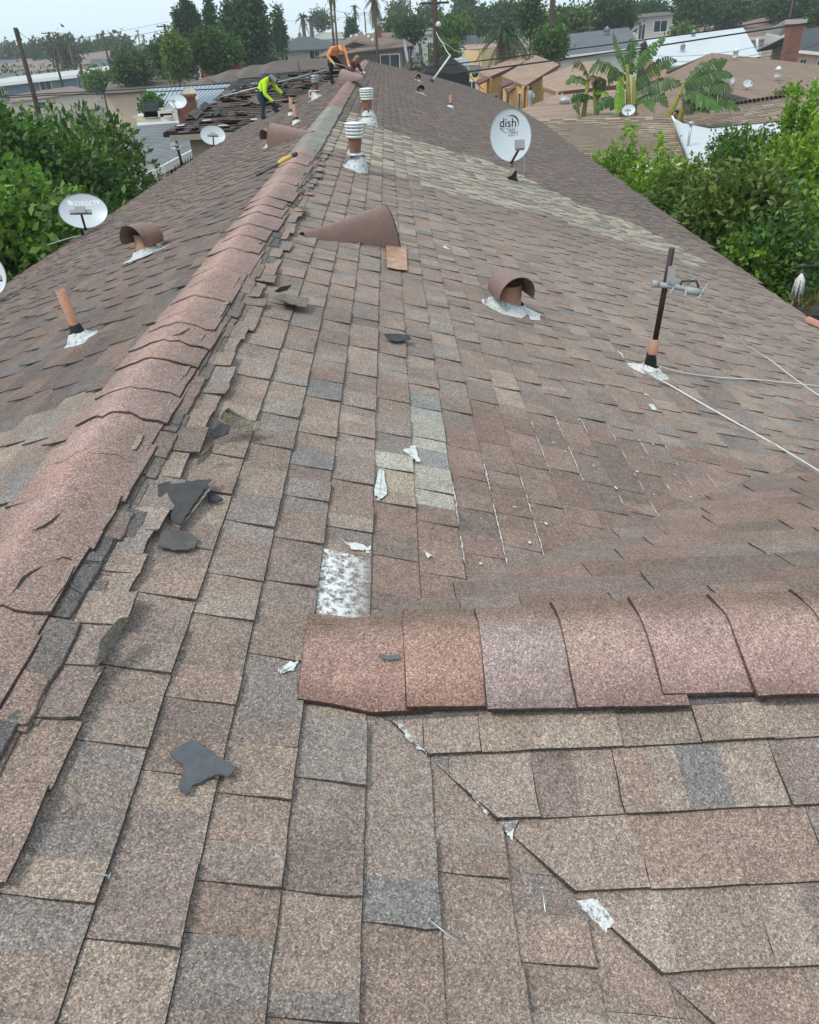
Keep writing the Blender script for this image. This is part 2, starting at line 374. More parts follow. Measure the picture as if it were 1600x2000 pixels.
def tab(fr, a0, a1, s0, s1, base, thick, curl, tint, tint2=None, alpha=1.0, skew=0.0, warp=0.0, clip=None, jag=0.0, drop=0.03):
    """one shingle tab: exposed from s0 to s1, tucked `drop` under the course above"""
    rows = [(s0 - drop, 0.0), (s0 + (s1 - s0) * 0.45, 0.45), (s0 + (s1 - s0) * 0.8, 0.8), (s1, 1.0)]
    vs = []; am = a0 + (a1 - a0) * rng.uniform(0.4, 0.6); wa, wb = rng.gauss(0, warp), rng.gauss(0, warp)
    e0, e1 = rng.gauss(0, 0.0009), rng.gauss(0, 0.0009)
    for s, u in rows:
        for j, a in enumerate((a0, am, a1)):
            h = 0.0015 + (base + thick) * u ** 0.75 + curl * u ** 2.6 + (wa, 0.3 * (wa + wb), wb)[j] * u * u
            ss = s + ((e0, (e0 + e1) / 2 + rng.gauss(0, 0.001), e1)[j] if u == 1 else 0)
            if jag and u == 1: ss += rng.gauss(0, jag)
            vs.append((a + skew * (s - s0) + (rng.gauss(0, 0.0012)), ss, h))
    fs_ = [(r * 3 + c, r * 3 + c + 1, r * 3 + c + 4, r * 3 + c + 3) for r in range(3) for c in range(2)]
    EDGE = (0.062, 0.054, 0.048, 1.0); nt_ = 12  # dark asphalt cut edge; also paints the gap shadow line beside each tab
    def skirt(ids, da, ds):
        b = len(vs); n_ = len(ids)
        for i in ids: vs.append(vs[i])
        for i in ids: vs.append((vs[i][0] + da, vs[i][1] + ds, vs[i][2] - thick))
        for k in range(n_ - 1): fs_.append((b + k, b + k + 1, b + n_ + k + 1, b + n_ + k))
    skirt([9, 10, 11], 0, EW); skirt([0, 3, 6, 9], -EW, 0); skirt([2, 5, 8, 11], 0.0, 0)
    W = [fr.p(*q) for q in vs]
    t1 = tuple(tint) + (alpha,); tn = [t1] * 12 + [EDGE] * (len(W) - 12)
    if clip is not None:
        bm = bmesh.new(); ly = bm.verts.layers.int.new('e'); bv = [bm.verts.new(p) for p in W]
        for i_, v in enumerate(bv): v[ly] = 1 if i_ >= 12 else 0
        for q in fs_: bm.faces.new([bv[i] for i in q])
        rt = bmesh.ops.bisect_plane(bm, geom=bm.verts[:] + bm.edges[:] + bm.faces[:], plane_co=clip[0], plane_no=clip[1], clear_outer=True)
        cut = [e for e in rt['geom_cut'] if isinstance(e, bmesh.types.BMEdge)]
        cv = [(e.verts[0].co.copy(), e.verts[1].co.copy()) for e in cut]
        bm.verts.index_update(); W = [v.co.copy() for v in bm.verts]; ed = [v[ly] for v in bm.verts]; fs_ = [tuple(v.index for v in f.verts) for f in bm.faces]; bm.free()
        if not fs_: return
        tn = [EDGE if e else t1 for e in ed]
        for p_, q_ in cv:
            b = len(W); W += [p_, q_, q_ - fr.N * 0.009 + clip[1] * 0.0055, p_ - fr.N * 0.009 + clip[1] * 0.0055]; tn += [EDGE] * 4; fs_.append((b, b + 1, b + 2, b + 3))
    elif tint2 is not None:
        t2 = tuple(tint2) + (alpha,); W2 = []; tn = []
        for r in range(4):
            p0, p1, p2 = W[r * 3], W[r * 3 + 1], W[r * 3 + 2]
            W2 += [p0, p1, p1.copy(), p2]; tn += [t1, t1, t2, t2]
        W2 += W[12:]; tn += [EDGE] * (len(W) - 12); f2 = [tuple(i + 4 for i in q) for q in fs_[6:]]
        for r in range(3): f2 += [(r * 4, r * 4 + 1, r * 4 + 5, r * 4 + 4), (r * 4 + 2, r * 4 + 3, r * 4 + 7, r * 4 + 6)]
        W, fs_ = W2, f2
    c = fr.p((a0 + a1) / 2, (s0 + s1) / 2, 0)
    ar = 0
    if c.y > 0.1:
        q = [proj(*fr.p(*e, 0)) for e in ((a0, s0), (a1, s0), (a1, s1), (a0, s1))]
        qc = [(min(max(x, 0), 1600), min(max(y, 0), 2000)) for x, y in q]
        ar = abs(sum(qc[i][0] * qc[(i + 1) % 4][1] - qc[(i + 1) % 4][0] * qc[i][1] for i in range(4))) / 2
    TABS.append((ar, W, fs_, tn))
def course_run(fr, s0, s1, amin, amax, visit, wmin=0.10, wmax=0.27):
    a = amin - rng.random() * 0.2; hi = rng.random() < 0.5
    while a < amax:
        w_ = rng.uniform(wmin, wmax) * (0.8 if a < 2.6 and fr is F_R else 1.0)
        visit(a, a + w_, s0, s1, hi); a += w_
        if rng.random() < 0.9: hi = not hi
S0R = 0.425 - EXP * 2
vco = Vector((XC, YC, ZC)); vno = Vector((-1, -1, 0)).normalized()
def visitR(a0, a1, s0, s1, hi):
    am, sm = (a0 + a1) / 2, (s0 + s1) / 2; x = XR + sm * CT
    if not in_poly(x, am, R_POLY): return
    if am < 0.15 or (am < 3.6 and proj(x, am, zmain(x))[0] > 1900): return
    g = [gcover(XR + s_ * CT, a_) for a_ in (a0, a1) for s_ in (s0, s1)]
    if min(g) > 0.03: return
    alpha = 1.0; warp = 0.0010; t2 = None
    base = (0.0088 if hi else 0.0022) * rng.uniform(0.85, 1.15); curl = rng.uniform(0.0005, 0.003)
    if in_poly(x, am, Z_BAND): t = pick(PAL_B)
    elif in_poly(x, am, Z_PALE): t = pick(PAL_P)
    elif in_poly(x, am, Z_COAT): t = pick(PAL_C); base *= 0.5; curl *= 0.5; alpha = 0.95
    elif am > 12.5: t = pick(PAL_L)
    else:
        t = pick(PAL)
        if rng.random() < 0.38 and am < 7: t2 = pick(PAL)
        k = min(1, max(0, (am - 7) / 5))
        if k > 0: u = pick(PAL_L); t = tuple(t[i] * (1 - k) + u[i] * k for i in range(3))
    if in_poly(x, am, Z_BLEACH): alpha = 0.06; t = (0.235, 0.20, 0.18); base = 0.001; t2 = None
    jag = 0
    if s1 < 0.30:                                          # the broken row along the ridge caps
        if am > 9: jag = 0.004
        else:
            tab(F_R, a0, a1, max(s0 - 0.05, 0.05), s1 - 0.02, 0.0, 0.004, 0.0, pick(PAL), None, 1, drop=0.02)
            if rng.random() < 0.10: return
            base += rng.uniform(0.0, 0.016); curl += rng.uniform(-0.004, 0.012); jag = 0.002; warp = 0.004; t2 = None; s1 += rng.uniform(-0.03, 0.015)
    cl_ = None
    if XR + s0 * CT > XC - 0.05 and a0 < YC + 0.02 and max((XR + s_ * CT - XC) - (YC - a_) for a_ in (a0, a1) for s_ in (s0, s1)) > -0.01 and a1 < YC + 0.1: cl_ = (vco - vno * 0.006, -vno); base, curl, t2 = 0.0, 0.0, None
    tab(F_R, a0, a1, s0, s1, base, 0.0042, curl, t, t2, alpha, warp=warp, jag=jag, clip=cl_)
    if alpha == 0.06:
        ar_, W_, f_, tn_ = TABS[-1]; TABS[-1] = (ar_, W_, f_, [q[:3] + ((0.0, 0.12, 0.55, 0.97)[i_ // 3],) if i_ < 12 else q for i_, q in enumerate(tn_)])
k = 0
while S0R + k * EXP < 7.6:
    s0 = S0R + k * EXP - EXP * 1.0
    course_run(F_R, max(s0, 0.03), s0 + EXP, 0.1, 50, visitR, 0.09, 0.22); k += 1
def visitL(a0, a1, s0, s1, hi):
    am, sm = (a0 + a1) / 2, (s0 + s1) / 2; x = XR - sm * CTL
    if not in_poly(x, am, L_POLY) or am < 1.2: return
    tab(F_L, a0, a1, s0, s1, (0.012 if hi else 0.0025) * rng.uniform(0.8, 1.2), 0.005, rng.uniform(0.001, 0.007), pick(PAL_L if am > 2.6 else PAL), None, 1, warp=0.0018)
k = 0
while 0.10 + k * EXP < 4.58: course_run(F_L, 0.10 + (k - 1) * EXP if k else 0.03, 0.10 + k * EXP, 1.0, 36.6, visitL, 0.12, 0.29); k += 1
vco = Vector((XC, YC, ZC)); vno = Vector((-1, -1, 0)).normalized()
def visitGN(a0, a1, s0, s1, hi):
    am, sm = (a0 + a1) / 2, (s0 + s1) / 2; y = YC - sm * CT
    q = [(a_ - XC) - (YC - (YC - s_ * CT)) for a_ in (a0, a1) for s_ in (s0, s1)]
    if max(q) < 0: return
    t2 = pick(PAL) if rng.random() < 0.4 else None
    tab(F_GN, a0, a1, s0, s1, (0.0085 if hi else 0.0022) * rng.uniform(.85, 1.15) if min(q) >= 0.05 else 0.0135, 0.0042, rng.uniform(0.0005, 0.0025), pick(PAL), t2, 1, warp=0.0008, clip=(vco + vno * 0.006, vno) if min(q) < 0.05 else None, skew=0.0)
for k in range(9): course_run(F_GN, 0.163 + (k - 0) * 0.14, 0.303 + k * 0.14, XC, 2.2, visitGN, 0.12, 0.22)
vno2 = Vector((-TF / T, 1, 0)).normalized()
def visitGF(a0, a1, s0, s1, hi):
    q = [s_ * math.cos(THF) - (a_ - XC) * T / TF for a_ in (a0, a1) for s_ in (s0, s1)]
    if min(q) > 0.02: return
    tab(F_GF, a0, a1, s0, s1, (0.0075 if hi else 0.0015), 0.004, rng.uniform(0, 0.003), pick(PAL_C), None, 0.965, warp=0.0015, clip=(vco + vno2 * 0.03, vno2) if max(q) > -0.05 else None)
for k in range(22): course_run(F_GF, 0.10 + k * EXP - 0.02, 0.10 + (k + 1) * EXP - 0.02, XC, 4.2, visitGF, 0.15, 0.32)
# the stripped side wing: torn, lifted and missing tabs
def visitW(a0, a1, s0, s1, hi):
    x, y = (a0 + a1) / 2, WRY - (s0 + s1) / 2 * CT
    if not in_poly(x, y, W_POLY) or rng.random() < 0.05: return
    b = rng.uniform(0.0, 0.012); kk_ = rng.uniform(0.5, 0.85); t = tuple(c * kk_ for c in pick(PAL_L))
    if rng.random() < 0.12: t = (0.07, 0.065, 0.062)
    tab(F_W, a0, a1, s0, s1 + rng.uniform(-.01, .03), b, 0.012, rng.uniform(0, 0.012) if rng.random() < .75 else rng.uniform(0.02, 0.06), t, None, 1, skew=rng.uniform(-.08, .08), warp=0.010, jag=0.008)
for k in range(34): course_run(F_W, 0.05 + (k - 1) * EXP, 0.05 + k * EXP, -7.8, XR, visitW, 0.2, 0.5)
TABS.sort(key=lambda t: -t[0])
rest = MB()
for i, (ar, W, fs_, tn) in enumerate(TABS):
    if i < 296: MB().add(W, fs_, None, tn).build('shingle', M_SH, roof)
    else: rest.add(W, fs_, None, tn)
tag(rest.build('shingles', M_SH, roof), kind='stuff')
# ridge caps
def cap(fr0, A, R_, up, a0, a1, wl_, wr, tl, tr, h, tints, lift=0.0, rough=0.004, thick=0.005, end_rag=0.006, name='ridge_cap', drape=False, dk_end=0.3):
    """bent cap: A along ridge, R_ across; a1 end tucked under the next one"""
    xs = [-wl_, -wl_ * 0.62, -0.055, -0.022, 0.0, 0.022, 0.055, wr * 0.55, wr * 0.8, wr]
    ys = [0, 0.25, 0.55, 0.85, 1.0]; vs = []; tn = []
    o1, o2 = rng.gauss(0, .006), rng.gauss(0, .006); sd = rng.uniform(0, 99)
    for j, v in enumerate(ys):
        for i, x in enumerate(xs):
            tt = tl if x < 0 else tr; r0 = 0.030 if drape else 0.014
            z = -(math.sqrt(x * x + r0 * r0) - r0) * tt + h + lift * (1 - v) ** 2 * (0.4 + 0.6 * abs(x) / 0.18)
            z += 0.003 * mnoise.noise((a0, x * 9, v * 2))
            a = a0 + (a1 - a0) * v
            xx = x
            if j == 0: a += end_rag * mnoise.noise((sd + 7, x * 22, 0)) * 2
            if i in (0, len(xs) - 1): xx += rough * mnoise.noise((sd + 3, a * 40, i)) * 2 + (o1 if i else o2)
            pw = Vector(fr0) + Vector(A) * a + Vector(R_) * xx + Vector((0, 0, z))
            if drape:
                pw.z += 0.004 * math.sin(math.pi * min(1, v * 1.25)) * (1 - 0.4 * min(1, abs(x) / .2))
                pw.z = max(pw.z, zmain(pw.x) + 0.019)
            vs.append(pw)
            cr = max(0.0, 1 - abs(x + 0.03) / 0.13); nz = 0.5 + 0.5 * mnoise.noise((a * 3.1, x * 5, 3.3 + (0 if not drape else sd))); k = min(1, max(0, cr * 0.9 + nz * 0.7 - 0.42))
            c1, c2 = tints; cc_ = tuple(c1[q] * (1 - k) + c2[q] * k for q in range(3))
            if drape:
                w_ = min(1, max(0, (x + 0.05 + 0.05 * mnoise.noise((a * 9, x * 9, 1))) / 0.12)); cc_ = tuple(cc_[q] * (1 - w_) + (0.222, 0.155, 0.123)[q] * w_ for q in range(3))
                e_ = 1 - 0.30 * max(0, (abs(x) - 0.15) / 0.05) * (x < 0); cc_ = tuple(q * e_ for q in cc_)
            tn.append(cc_ + (1,))
    n = len(xs); fs_ = [(j * n + i, j * n + i + 1, (j + 1) * n + i + 1, (j + 1) * n + i) for j in range(4) for i in range(n - 1)]
    Av, Rv = Vector(A), Vector(R_)
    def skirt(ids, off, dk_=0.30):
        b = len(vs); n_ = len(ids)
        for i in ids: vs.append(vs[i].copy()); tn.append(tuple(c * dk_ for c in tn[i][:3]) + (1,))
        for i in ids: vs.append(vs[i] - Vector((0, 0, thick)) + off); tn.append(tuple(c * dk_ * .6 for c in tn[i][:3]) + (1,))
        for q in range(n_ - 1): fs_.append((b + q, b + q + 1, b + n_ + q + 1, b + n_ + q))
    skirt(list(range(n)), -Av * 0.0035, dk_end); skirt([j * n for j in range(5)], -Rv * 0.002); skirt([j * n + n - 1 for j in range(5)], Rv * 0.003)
    o = MB().add(vs, fs_, None, tn, smooth=False).build(name, M_SH, roof)
    return o
SALMON = (0.41, 0.268, 0.225); CAPBR = (0.262, 0.188, 0.162); CAPPINK = (0.36, 0.235, 0.215); CAPRED = (0.31, 0.155, 0.122); CAPGREY = (0.235, 0.225, 0.195)
Xv, Yv = (1, 0, 0), (0, 1, 0)
under = MB()
y = 0.25; i = 0
while y < YEND - 0.2:
    L = rng.uniform(0.13, 0.27) if y < 3.6 else rng.uniform(0.22, 0.42) if y < 8.4 else rng.uniform(0.4, 0.7) if y < 16 else 0.6
    grey = 8.4 < y < 13.8; near = y < 8.2
    c1 = CAPGREY if grey else (CAPBR if near else (0.25, 0.165, 0.145)); c2 = (0.275, 0.265, 0.235) if grey else (rng.choice([SALMON, (0.40, 0.275, 0.24), (0.39, 0.27, 0.245), (0.41, 0.262, 0.215)]) if y < 9 else (0.30, 0.19, 0.165))
    ow = 0.0 if not near else rng.uniform(-0.016, 0.018)
    lift = 0.0 if not near else rng.choice([0.0, 0.0, 0.002, 0.004, 0.009])
    cap((XR, 0, ZR), Yv, Xv, 1, y, y + L + 0.12, 0.135 + ow * 0.5, 0.160 + ow, TL * 1.0, T * 1.0, 0.023, (c1, c2), lift + 0.002, 0.004, 0.006 if y < 3.5 else 0.004, 0.02 if near else 0.004, dk_end=0.3 if y < 3 else 0.55)
    y += L; i += 1
# older, wider layers of cap left under the top one (ragged edge to the right)
y = 0.2
while y < 8.6:
    L = rng.uniform(0.12, 0.24)
    for lay, (wr, hh) in enumerate(((0.176, 0.016), (0.192, 0.010), (0.210, 0.005))):
        w2 = wr + rng.uniform(-0.022, 0.032)
        j0 = rng.uniform(-.02, .02)
        vs = []; nseg = 4
        for q in range(nseg + 1):
            a = y + j0 + (L * rng.uniform(0.9, 1.05)) * q / nseg
            for x in (0.06, w2 * 0.7, w2 + rng.gauss(0, 0.0018)):
                vs.append((XR + x, a, ZR - (math.sqrt(x * x + .0005) - .022) * T * 0.98 + hh + rng.gauss(0, .0006)))
        fs_ = [(q * 3 + c, q * 3 + c + 1, q * 3 + c + 4, q * 3 + c + 3) for q in range(nseg) for c in range(2)]
        b = len(vs)
        ed = [q * 3 + 2 for q in range(nseg + 1)]
        for e in ed: vs.append((vs[e][0] + .003, vs[e][1], vs[e][2] - 0.007))
        fs_ += [(ed[q], ed[q + 1], b + q + 1, b + q) for q in range(nseg)]
        b2 = len(vs); 
        for e in (0, 1, 2): vs.append((vs[e][0], vs[e][1], vs[e][2] - 0.006))
        fs_ += [(0, 1, b2 + 1, b2), (1, 2, b2 + 2, b2 + 1)]
        c = rng.choice([(0.22, 0.165, 0.14), (0.13, 0.12, 0.115), (0.25, 0.18, 0.15), (0.17, 0.145, 0.13)])
        under.add(vs, fs_, None, [c + (1,)] * b + [(0.06, .052, .047, 1)] * (len(vs) - b))
    y += L * 0.93
tag(under.build('old_ridge_caps', M_SH, roof), 'ragged older ridge cap layers sticking out under the pink caps', kind='stuff')
x = XC + 0.004; i = 0
LC = [0.235, 0.18, 0.195, 0.195, 0.20, 0.21, 0.2, 0.2, 0.2, 0.2, 0.2, 0.2, 0.2, 0.2]
PC = [((0.285, 0.178, 0.148), (0.30, 0.20, 0.165)), ((0.30, 0.185, 0.150), (0.33, 0.215, 0.170)), ((0.285, 0.215, 0.200), (0.31, 0.245, 0.225)), ((0.30, 0.205, 0.180), (0.34, 0.245, 0.205)), ((0.31, 0.205, 0.185), (0.35, 0.25, 0.22)), ((0.31, 0.20, 0.178), (0.34, 0.235, 0.205))]
for i, L in enumerate(LC):
    # exposed edge to the left, each cap tucked under the next one
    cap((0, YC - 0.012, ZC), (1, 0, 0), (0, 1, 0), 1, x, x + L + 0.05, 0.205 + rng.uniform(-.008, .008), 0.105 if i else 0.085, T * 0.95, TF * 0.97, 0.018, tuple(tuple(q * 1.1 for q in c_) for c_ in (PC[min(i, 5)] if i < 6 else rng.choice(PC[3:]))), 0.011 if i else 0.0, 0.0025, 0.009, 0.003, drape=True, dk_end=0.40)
    x += L
under2 = MB()
for (wd, hh) in ((0.210, 0.011), (0.219, 0.006)):
    x = XC - 0.02
    while x < 2.4:
        L = rng.uniform(0.1, 0.35); yy = YC - wd - rng.uniform(-.004, .006); z1 = ZC - wd * T + hh
        under2.add([(x, YC - 0.1, ZC - 0.1 * T + hh), (x + L, YC - 0.1, ZC - 0.1 * T + hh), (x + L, yy, z1), (x, yy, z1), (x + L, yy, z1 - .006), (x, yy, z1 - .006)], [(0, 1, 2, 3), (3, 2, 4, 5)], None, rng.choice([(0.17, 0.135, 0.12), (0.13, 0.115, 0.11), (0.22, 0.16, 0.14)]))
        x += L * rng.uniform(0.95, 1.0)
under2.build('old_ridge_caps', M_SH, roof)['kind'] = 'stuff'
# cracks torn into the near ridge caps, dark felt showing through
def crack(px, wd, fn=None):
    P = []
    for q in px:
        l, r = on_left(*q, 0.029), on_right(*q, 0.029); P.append(Vector(l if l[0] < XR else r))
    n = len(P); vs = []
    for i, p in enumerate(P):
        d = (P[min(i + 1, n - 1)] - P[max(i - 1, 0)]).normalized(); s_ = d.cross(Vector((0, 0, 1))).normalized(); w_ = wd * math.sin(math.pi * (i + 0.15) / (n - 0.7)) * rng.uniform(.6, 1.2); vs += [p + s_ * w_, p - s_ * w_]
    MB().add(vs, [(2 * i, 2 * i + 1, 2 * i + 3, 2 * i + 2) for i in range(n - 1)]).build('crack', M_FELT, roof)
for px, wd in (([(14, 1166), (32, 1148), (46, 1128), (60, 1118), (82, 1106)], 0.006), ([(62, 1036), (84, 1028), (100, 1018), (120, 1000)], 0.006), ([(108, 1094), (124, 1088), (150, 1096), (178, 1096), (222, 1097)], 0.004), ([(336, 656), (352, 652), (372, 640)], 0.008), ([(280, 822), (310, 820), (340, 828), (368, 831)], 0.002), ([(184, 742), (330, 742), (380, 748), (412, 746)], 0.0015), ([(105, 1128), (116, 1134), (150, 1154), (168, 1166)], 0.002)):
    crack(px, wd)
# ---------------------------------------------------------------- things on the roof
def jagged(n, rx, ry, j=0.2, seed=None):
    r = random.Random(seed if seed is not None else rng.random())
    return [(rx * (1 + r.uniform(-j, j)) * math.cos(2 * math.pi * i / n), ry * (1 + r.uniform(-j, j)) * math.sin(2 * math.pi * i / n)) for i in range(n)]
def skirt_blob(mb, M, r0, r1, h, n=14, j=0.22, tint=None, flat=0.35):
    """lumpy mastic skirt: ragged foot running up to a collar"""
    vs = []; ph = rng.uniform(0, 9)
    for q, (f, z) in enumerate(((1.0, 0.004), (0.82, 0.012), (0.45, h * flat), (0.0, h))):
        for i in range(n):
            t = 2 * math.pi * i / n; r = r0 + (r1 - r0) * f; jj = 1 + (j if f == 1 else j * 0.5) * mnoise.noise((ph + math.cos(t) * 2, math.sin(t) * 2, q * 0.4)) * (1 if f else 0)
            vs.append((r * jj * math.cos(t), r * jj * math.sin(t), z + (0.012 * mnoise.noise((ph + 5 * math.cos(t), 5 * math.sin(t), q)) if 0 < f < 1 else 0)))
    fs_ = [(q * n + i, q * n + (i + 1) % n, (q + 1) * n + (i + 1) % n, (q + 1) * n + i) for q in range(3) for i in range(n)]
    mb.add(vs, fs_, M, tint, smooth=True)
def hollow(mb, r, z0, z1, M=None, n=18, th=0.004, tint=None):
    mb.lathe([(r, z0), (r, z1), (r - th, z1), (r - th, max(z0, z1 - 0.12))], n, M, tint)
def pipe_vent(px, fn, side, label, h, r, lean=(0, 0), skirt=0.09, seal=None, collar=True, group=None):
    p = fn(*px); t = thing('pipe_vent', label, 'vent pipe', T3(*p), group); sl = RY(TH if side > 0 else -TH)
    ln = RX(lean[1]) @ RY(lean[0])
    m = MB(); hollow(m, r, -0.02, h, ln); m.build('pipe', M_RUST, t)
    if collar:
        m = MB(); m.lathe([(r * 1.9, 0.03 + h * .02), (r * 1.5, 0.05), (r * 1.22, h * 0.34), (r * 1.02, h * 0.36)], 14, ln); m.build('collar', M_TAR, t)
    m = MB(); skirt_blob(m, sl, r * 1.5, skirt, h * 0.22); m.build('flashing', seal or M_SEAL, t)
    return t
def hood_vent(px, fn, side, label, yaw, sc=1.0, hoodmat=None, lean=0.0):
    p = fn(*px); t = thing('hood_vent', label, 'roof vent', T3(*p) @ RZ(yaw) @ RX(lean)); sl = RZ(-yaw) @ RY(TH if side > 0 else -TH)
    m = MB(); hollow(m, 0.078 * sc, -0.03, 0.155 * sc, None, 20); m.build('pipe', M_RUST, t)
    m = MB(); R, zc = 0.112 * sc, 0.125 * sc; n = 16; y0, y1 = -0.135 * sc, 0.10 * sc
    for rr, fl in ((R, 0), (R - 0.004, 1)):
        vs = []
        for yy in (y0, 0.0, y1):
            for i in range(n + 1):
                a = math.radians(-18 + 216 * i / n); k = 1.0 - (0.10 if yy == y1 else 0)
                vs.append((rr * k * math.cos(a), yy - 0.02 * sc * math.sin(a) * (yy == y0), zc + rr * k * math.sin(a)))
        m.add(vs, [(r_ * (n + 1) + i, r_ * (n + 1) + i + 1, (r_ + 1) * (n + 1) + i + 1, (r_ + 1) * (n + 1) + i) for r_ in range(2) for i in range(n)], None, None, True)
    back = [(R * 0.9 * math.cos(math.radians(-18 + 216 * i / n)), y1, zc + R * 0.9 * math.sin(math.radians(-18 + 216 * i / n))) for i in range(n + 1)]
    m.add(back, [tuple(range(n + 1))]); m.build('hood', hoodmat or M_BROWNMET, t)
    m = MB(); skirt_blob(m, sl, 0.085 * sc, 0.165 * sc, 0.055 * sc, 18, 0.3); m.build('flashing', M_SEAL, t)
    m = MB(); m.poly([(x * sc, y * sc) for x, y in jagged(13, 0.20, 0.15, 0.16)], 0.004, sl @ T3(0.03, -0.03, 0.014)); m.build('flange', M_SEALW, t)
    return t
def cone_vent(pa, pm, fn, side, label, Rw=0.17, Rh=0.26, yaw=None):
    a, b = Vector(fn(*pa)), Vector(fn(*pm)); d = b - a; L = d.length; N = Vector((ST * side, 0, CT)); x = d.normalized(); y = N.cross(x).normalized(); N = x.cross(y)
    M = Matrix((x, y, N)).transposed().to_4x4(); M.translation = a
    t = thing('cone_vent', label, 'roof vent', M); n = 18
    m = MB()
    for off, flip in ((0, 0), (0.005, 1)):
        vs = []
        for k in range(7):
            f = k / 6; r1, r2 = 0.035 + (Rw - 0.035) * f - off, 0.03 + (Rh - 0.03) * f ** 1.05 - off
            for i in range(n + 1):
                an = math.pi * i / n; zz = 0.004 + max(r2, 0.003) * (1 - abs(math.cos(an)) ** 2.0); vs.append((L * f - zz * f * T * 1.15, r1 * math.cos(an), zz))
        m.add(vs, [(k * (n + 1) + i, k * (n + 1) + i + 1, (k + 1) * (n + 1) + i + 1, (k + 1) * (n + 1) + i) for k in range(6) for i in range(n)], None, None, True)
    m.build('hood', M_BROWNMET, t)
    m = MB(); rim = [(L + 0.002 - (0.004 + Rh * (1 - abs(math.cos(math.pi * i / n)) ** 2.0)) * T * 1.15, Rw * math.cos(math.pi * i / n), 0.004 + Rh * (1 - abs(math.cos(math.pi * i / n)) ** 2.0)) for i in range(n + 1)]; m.tube(rim, 0.004, 6); m.build('rim', M_DARKMET, t)
    m = MB(); m.box((L * 0.72, 0, 0.014), (L * 0.5, Rw * 1.3, 0.004)); m.tube([(L * 0.75, 0, 0.01), (L * 0.75, 0, 0.14)], 0.055, 12); m.build('duct', M_FELT, t)
    return t
def louver_vent(px, fn, side, label, sc=1.0, lean=(0, 0), torn=False, capmat=None, seal=None):
    p = fn(*px); t = thing('louvered_vent', label, 'roof vent', T3(*p) @ RX(lean[1]) @ RY(lean[0])); sl = RY(TH if side > 0 else -TH)
    m = MB(); m.lathe([(0.062 * sc, 0.02), (0.062 * sc, 0.2 * sc), (0.075 * sc, 0.335 * sc)], 18); m.build('pipe', M_RUSTDK, t)
    cm = capmat or M_WHITE
    m = MB(); m.lathe([(0.0, 0.505 * sc), (0.06 * sc, 0.503 * sc), (0.112 * sc, 0.494 * sc), (0.112 * sc, 0.484 * sc), (0.05 * sc, 0.484 * sc)], 24); m.build('cap_top', cm, t)
    for i in range(4):
        z = (0.345 + 0.035 * i) * sc; r = (0.093 + 0.0035 * i) * sc
        m = MB(); m.lathe([(r - 0.012 * sc, z + 0.006 * sc), (r + 0.004 * sc, z), (r + 0.004 * sc, z + 0.022 * sc), (r - 0.014 * sc, z + 0.027 * sc)], 24); m.build('louver', cm, t)
    m = MB()
    for i in range(10):
        a = 2 * math.pi * i / 10; m.tube([(0.09 * sc * math.cos(a), 0.09 * sc * math.sin(a), 0.34 * sc), (0.1 * sc * math.cos(a), 0.1 * sc * math.sin(a), 0.49 * sc)], 0.006 * sc, 5)
    m.lathe([(0.07 * sc, 0.34 * sc), (0.07 * sc, 0.49 * sc)], 14); m.build('cage', cm, t)
    m = MB(); skirt_blob(m, T3(0, 0, 0) @ sl, 0.07 * sc, 0.16 * sc, 0.17 * sc, 16, 0.25, flat=0.5); m.build('flashing', seal or M_SEAL, t)
    if torn:
        m = MB()
        for k in range(2):
            n = 9; vs = []
            for i in range(n + 1):
                a = math.radians(200 + 150 * i / n)
                for z, r in ((0.03 + 0.1 * k, 0.14 - 0.03 * k), (0.10 + 0.09 * k + 0.07 * mnoise.noise((i * .7, k, 2)), 0.095 - 0.02 * k)):
                    vs.append((r * sc * math.cos(a), r * sc * math.sin(a), z * sc))
            m.add(vs, [(2 * i, 2 * i + 2, 2 * i + 3, 2 * i + 1) for i in range(n)])
        m.build('torn_wrap', M_SEALW, t)
    else:
        m = MB(); m.lathe([(0.062 * sc, 0.19 * sc), (0.105 * sc, 0.175 * sc), (0.105 * sc, 0.162 * sc), (0.06 * sc, 0.165 * sc)], 20); m.build('storm_collar', M_GALV, t)
    return t
pipe_vent((160, 668), on_left, -1, 'short rusty pipe with black collar on the bare slope left of the pink ridge', 0.27, 0.024, (-0.10, 0.04), 0.105)
hood_vent((288, 498), on_left, -1, 'rust red hooded vent on the slope across the pink ridge', math.radians(-25), 1.0, M_BROWNMET, -0.06)
hood_vent((993, 603), on_right, 1, 'brown hooded vent with rusty throat between cone hood and antenna mast', math.radians(14), 1.05, mat_rust('dusty_brown_sheet', (0.22, 0.155, 0.135), (0.30, 0.17, 0.12), 0.2, 0.6, 0.1), 0.02)
cone_vent((590, 463), (752, 472), on_right, 1, 'large brown half cone hood lying just past the ridge caps', 0.17, 0.25)
cone_vent((612, 262), (542, 280), on_left, -1, 'brown half cone hood on the slope across the ridge beside a hooded vent', 0.15, 0.26)
hood_vent((532, 284), on_left, -1, 'small rusty hooded vent at the mouth of the farther half cone hood', math.radians(-40), 0.9, M_BROWNMET)
cone_vent((712, 152), (676, 160), on_left, -1, 'small dark half cone hood at the feet of the worker in orange', 0.22, 0.3)
louver_vent((696, 333), on_right, 1, 'white louvered vent cap nearest the camera on rusty stack beside the ridge', 0.88, (0.03, -0.02))
louver_vent((720, 243), on_right, 1, 'farther white louvered vent with torn white wrap beside the ridge', 0.98, (0.0, 0.0), True)
t3 = louver_vent((619, 193), on_left, -1, 'grey louvered vent on brown stack beyond the ridge near the worker in lime', 1.0, (0, 0), False, M_GALV)
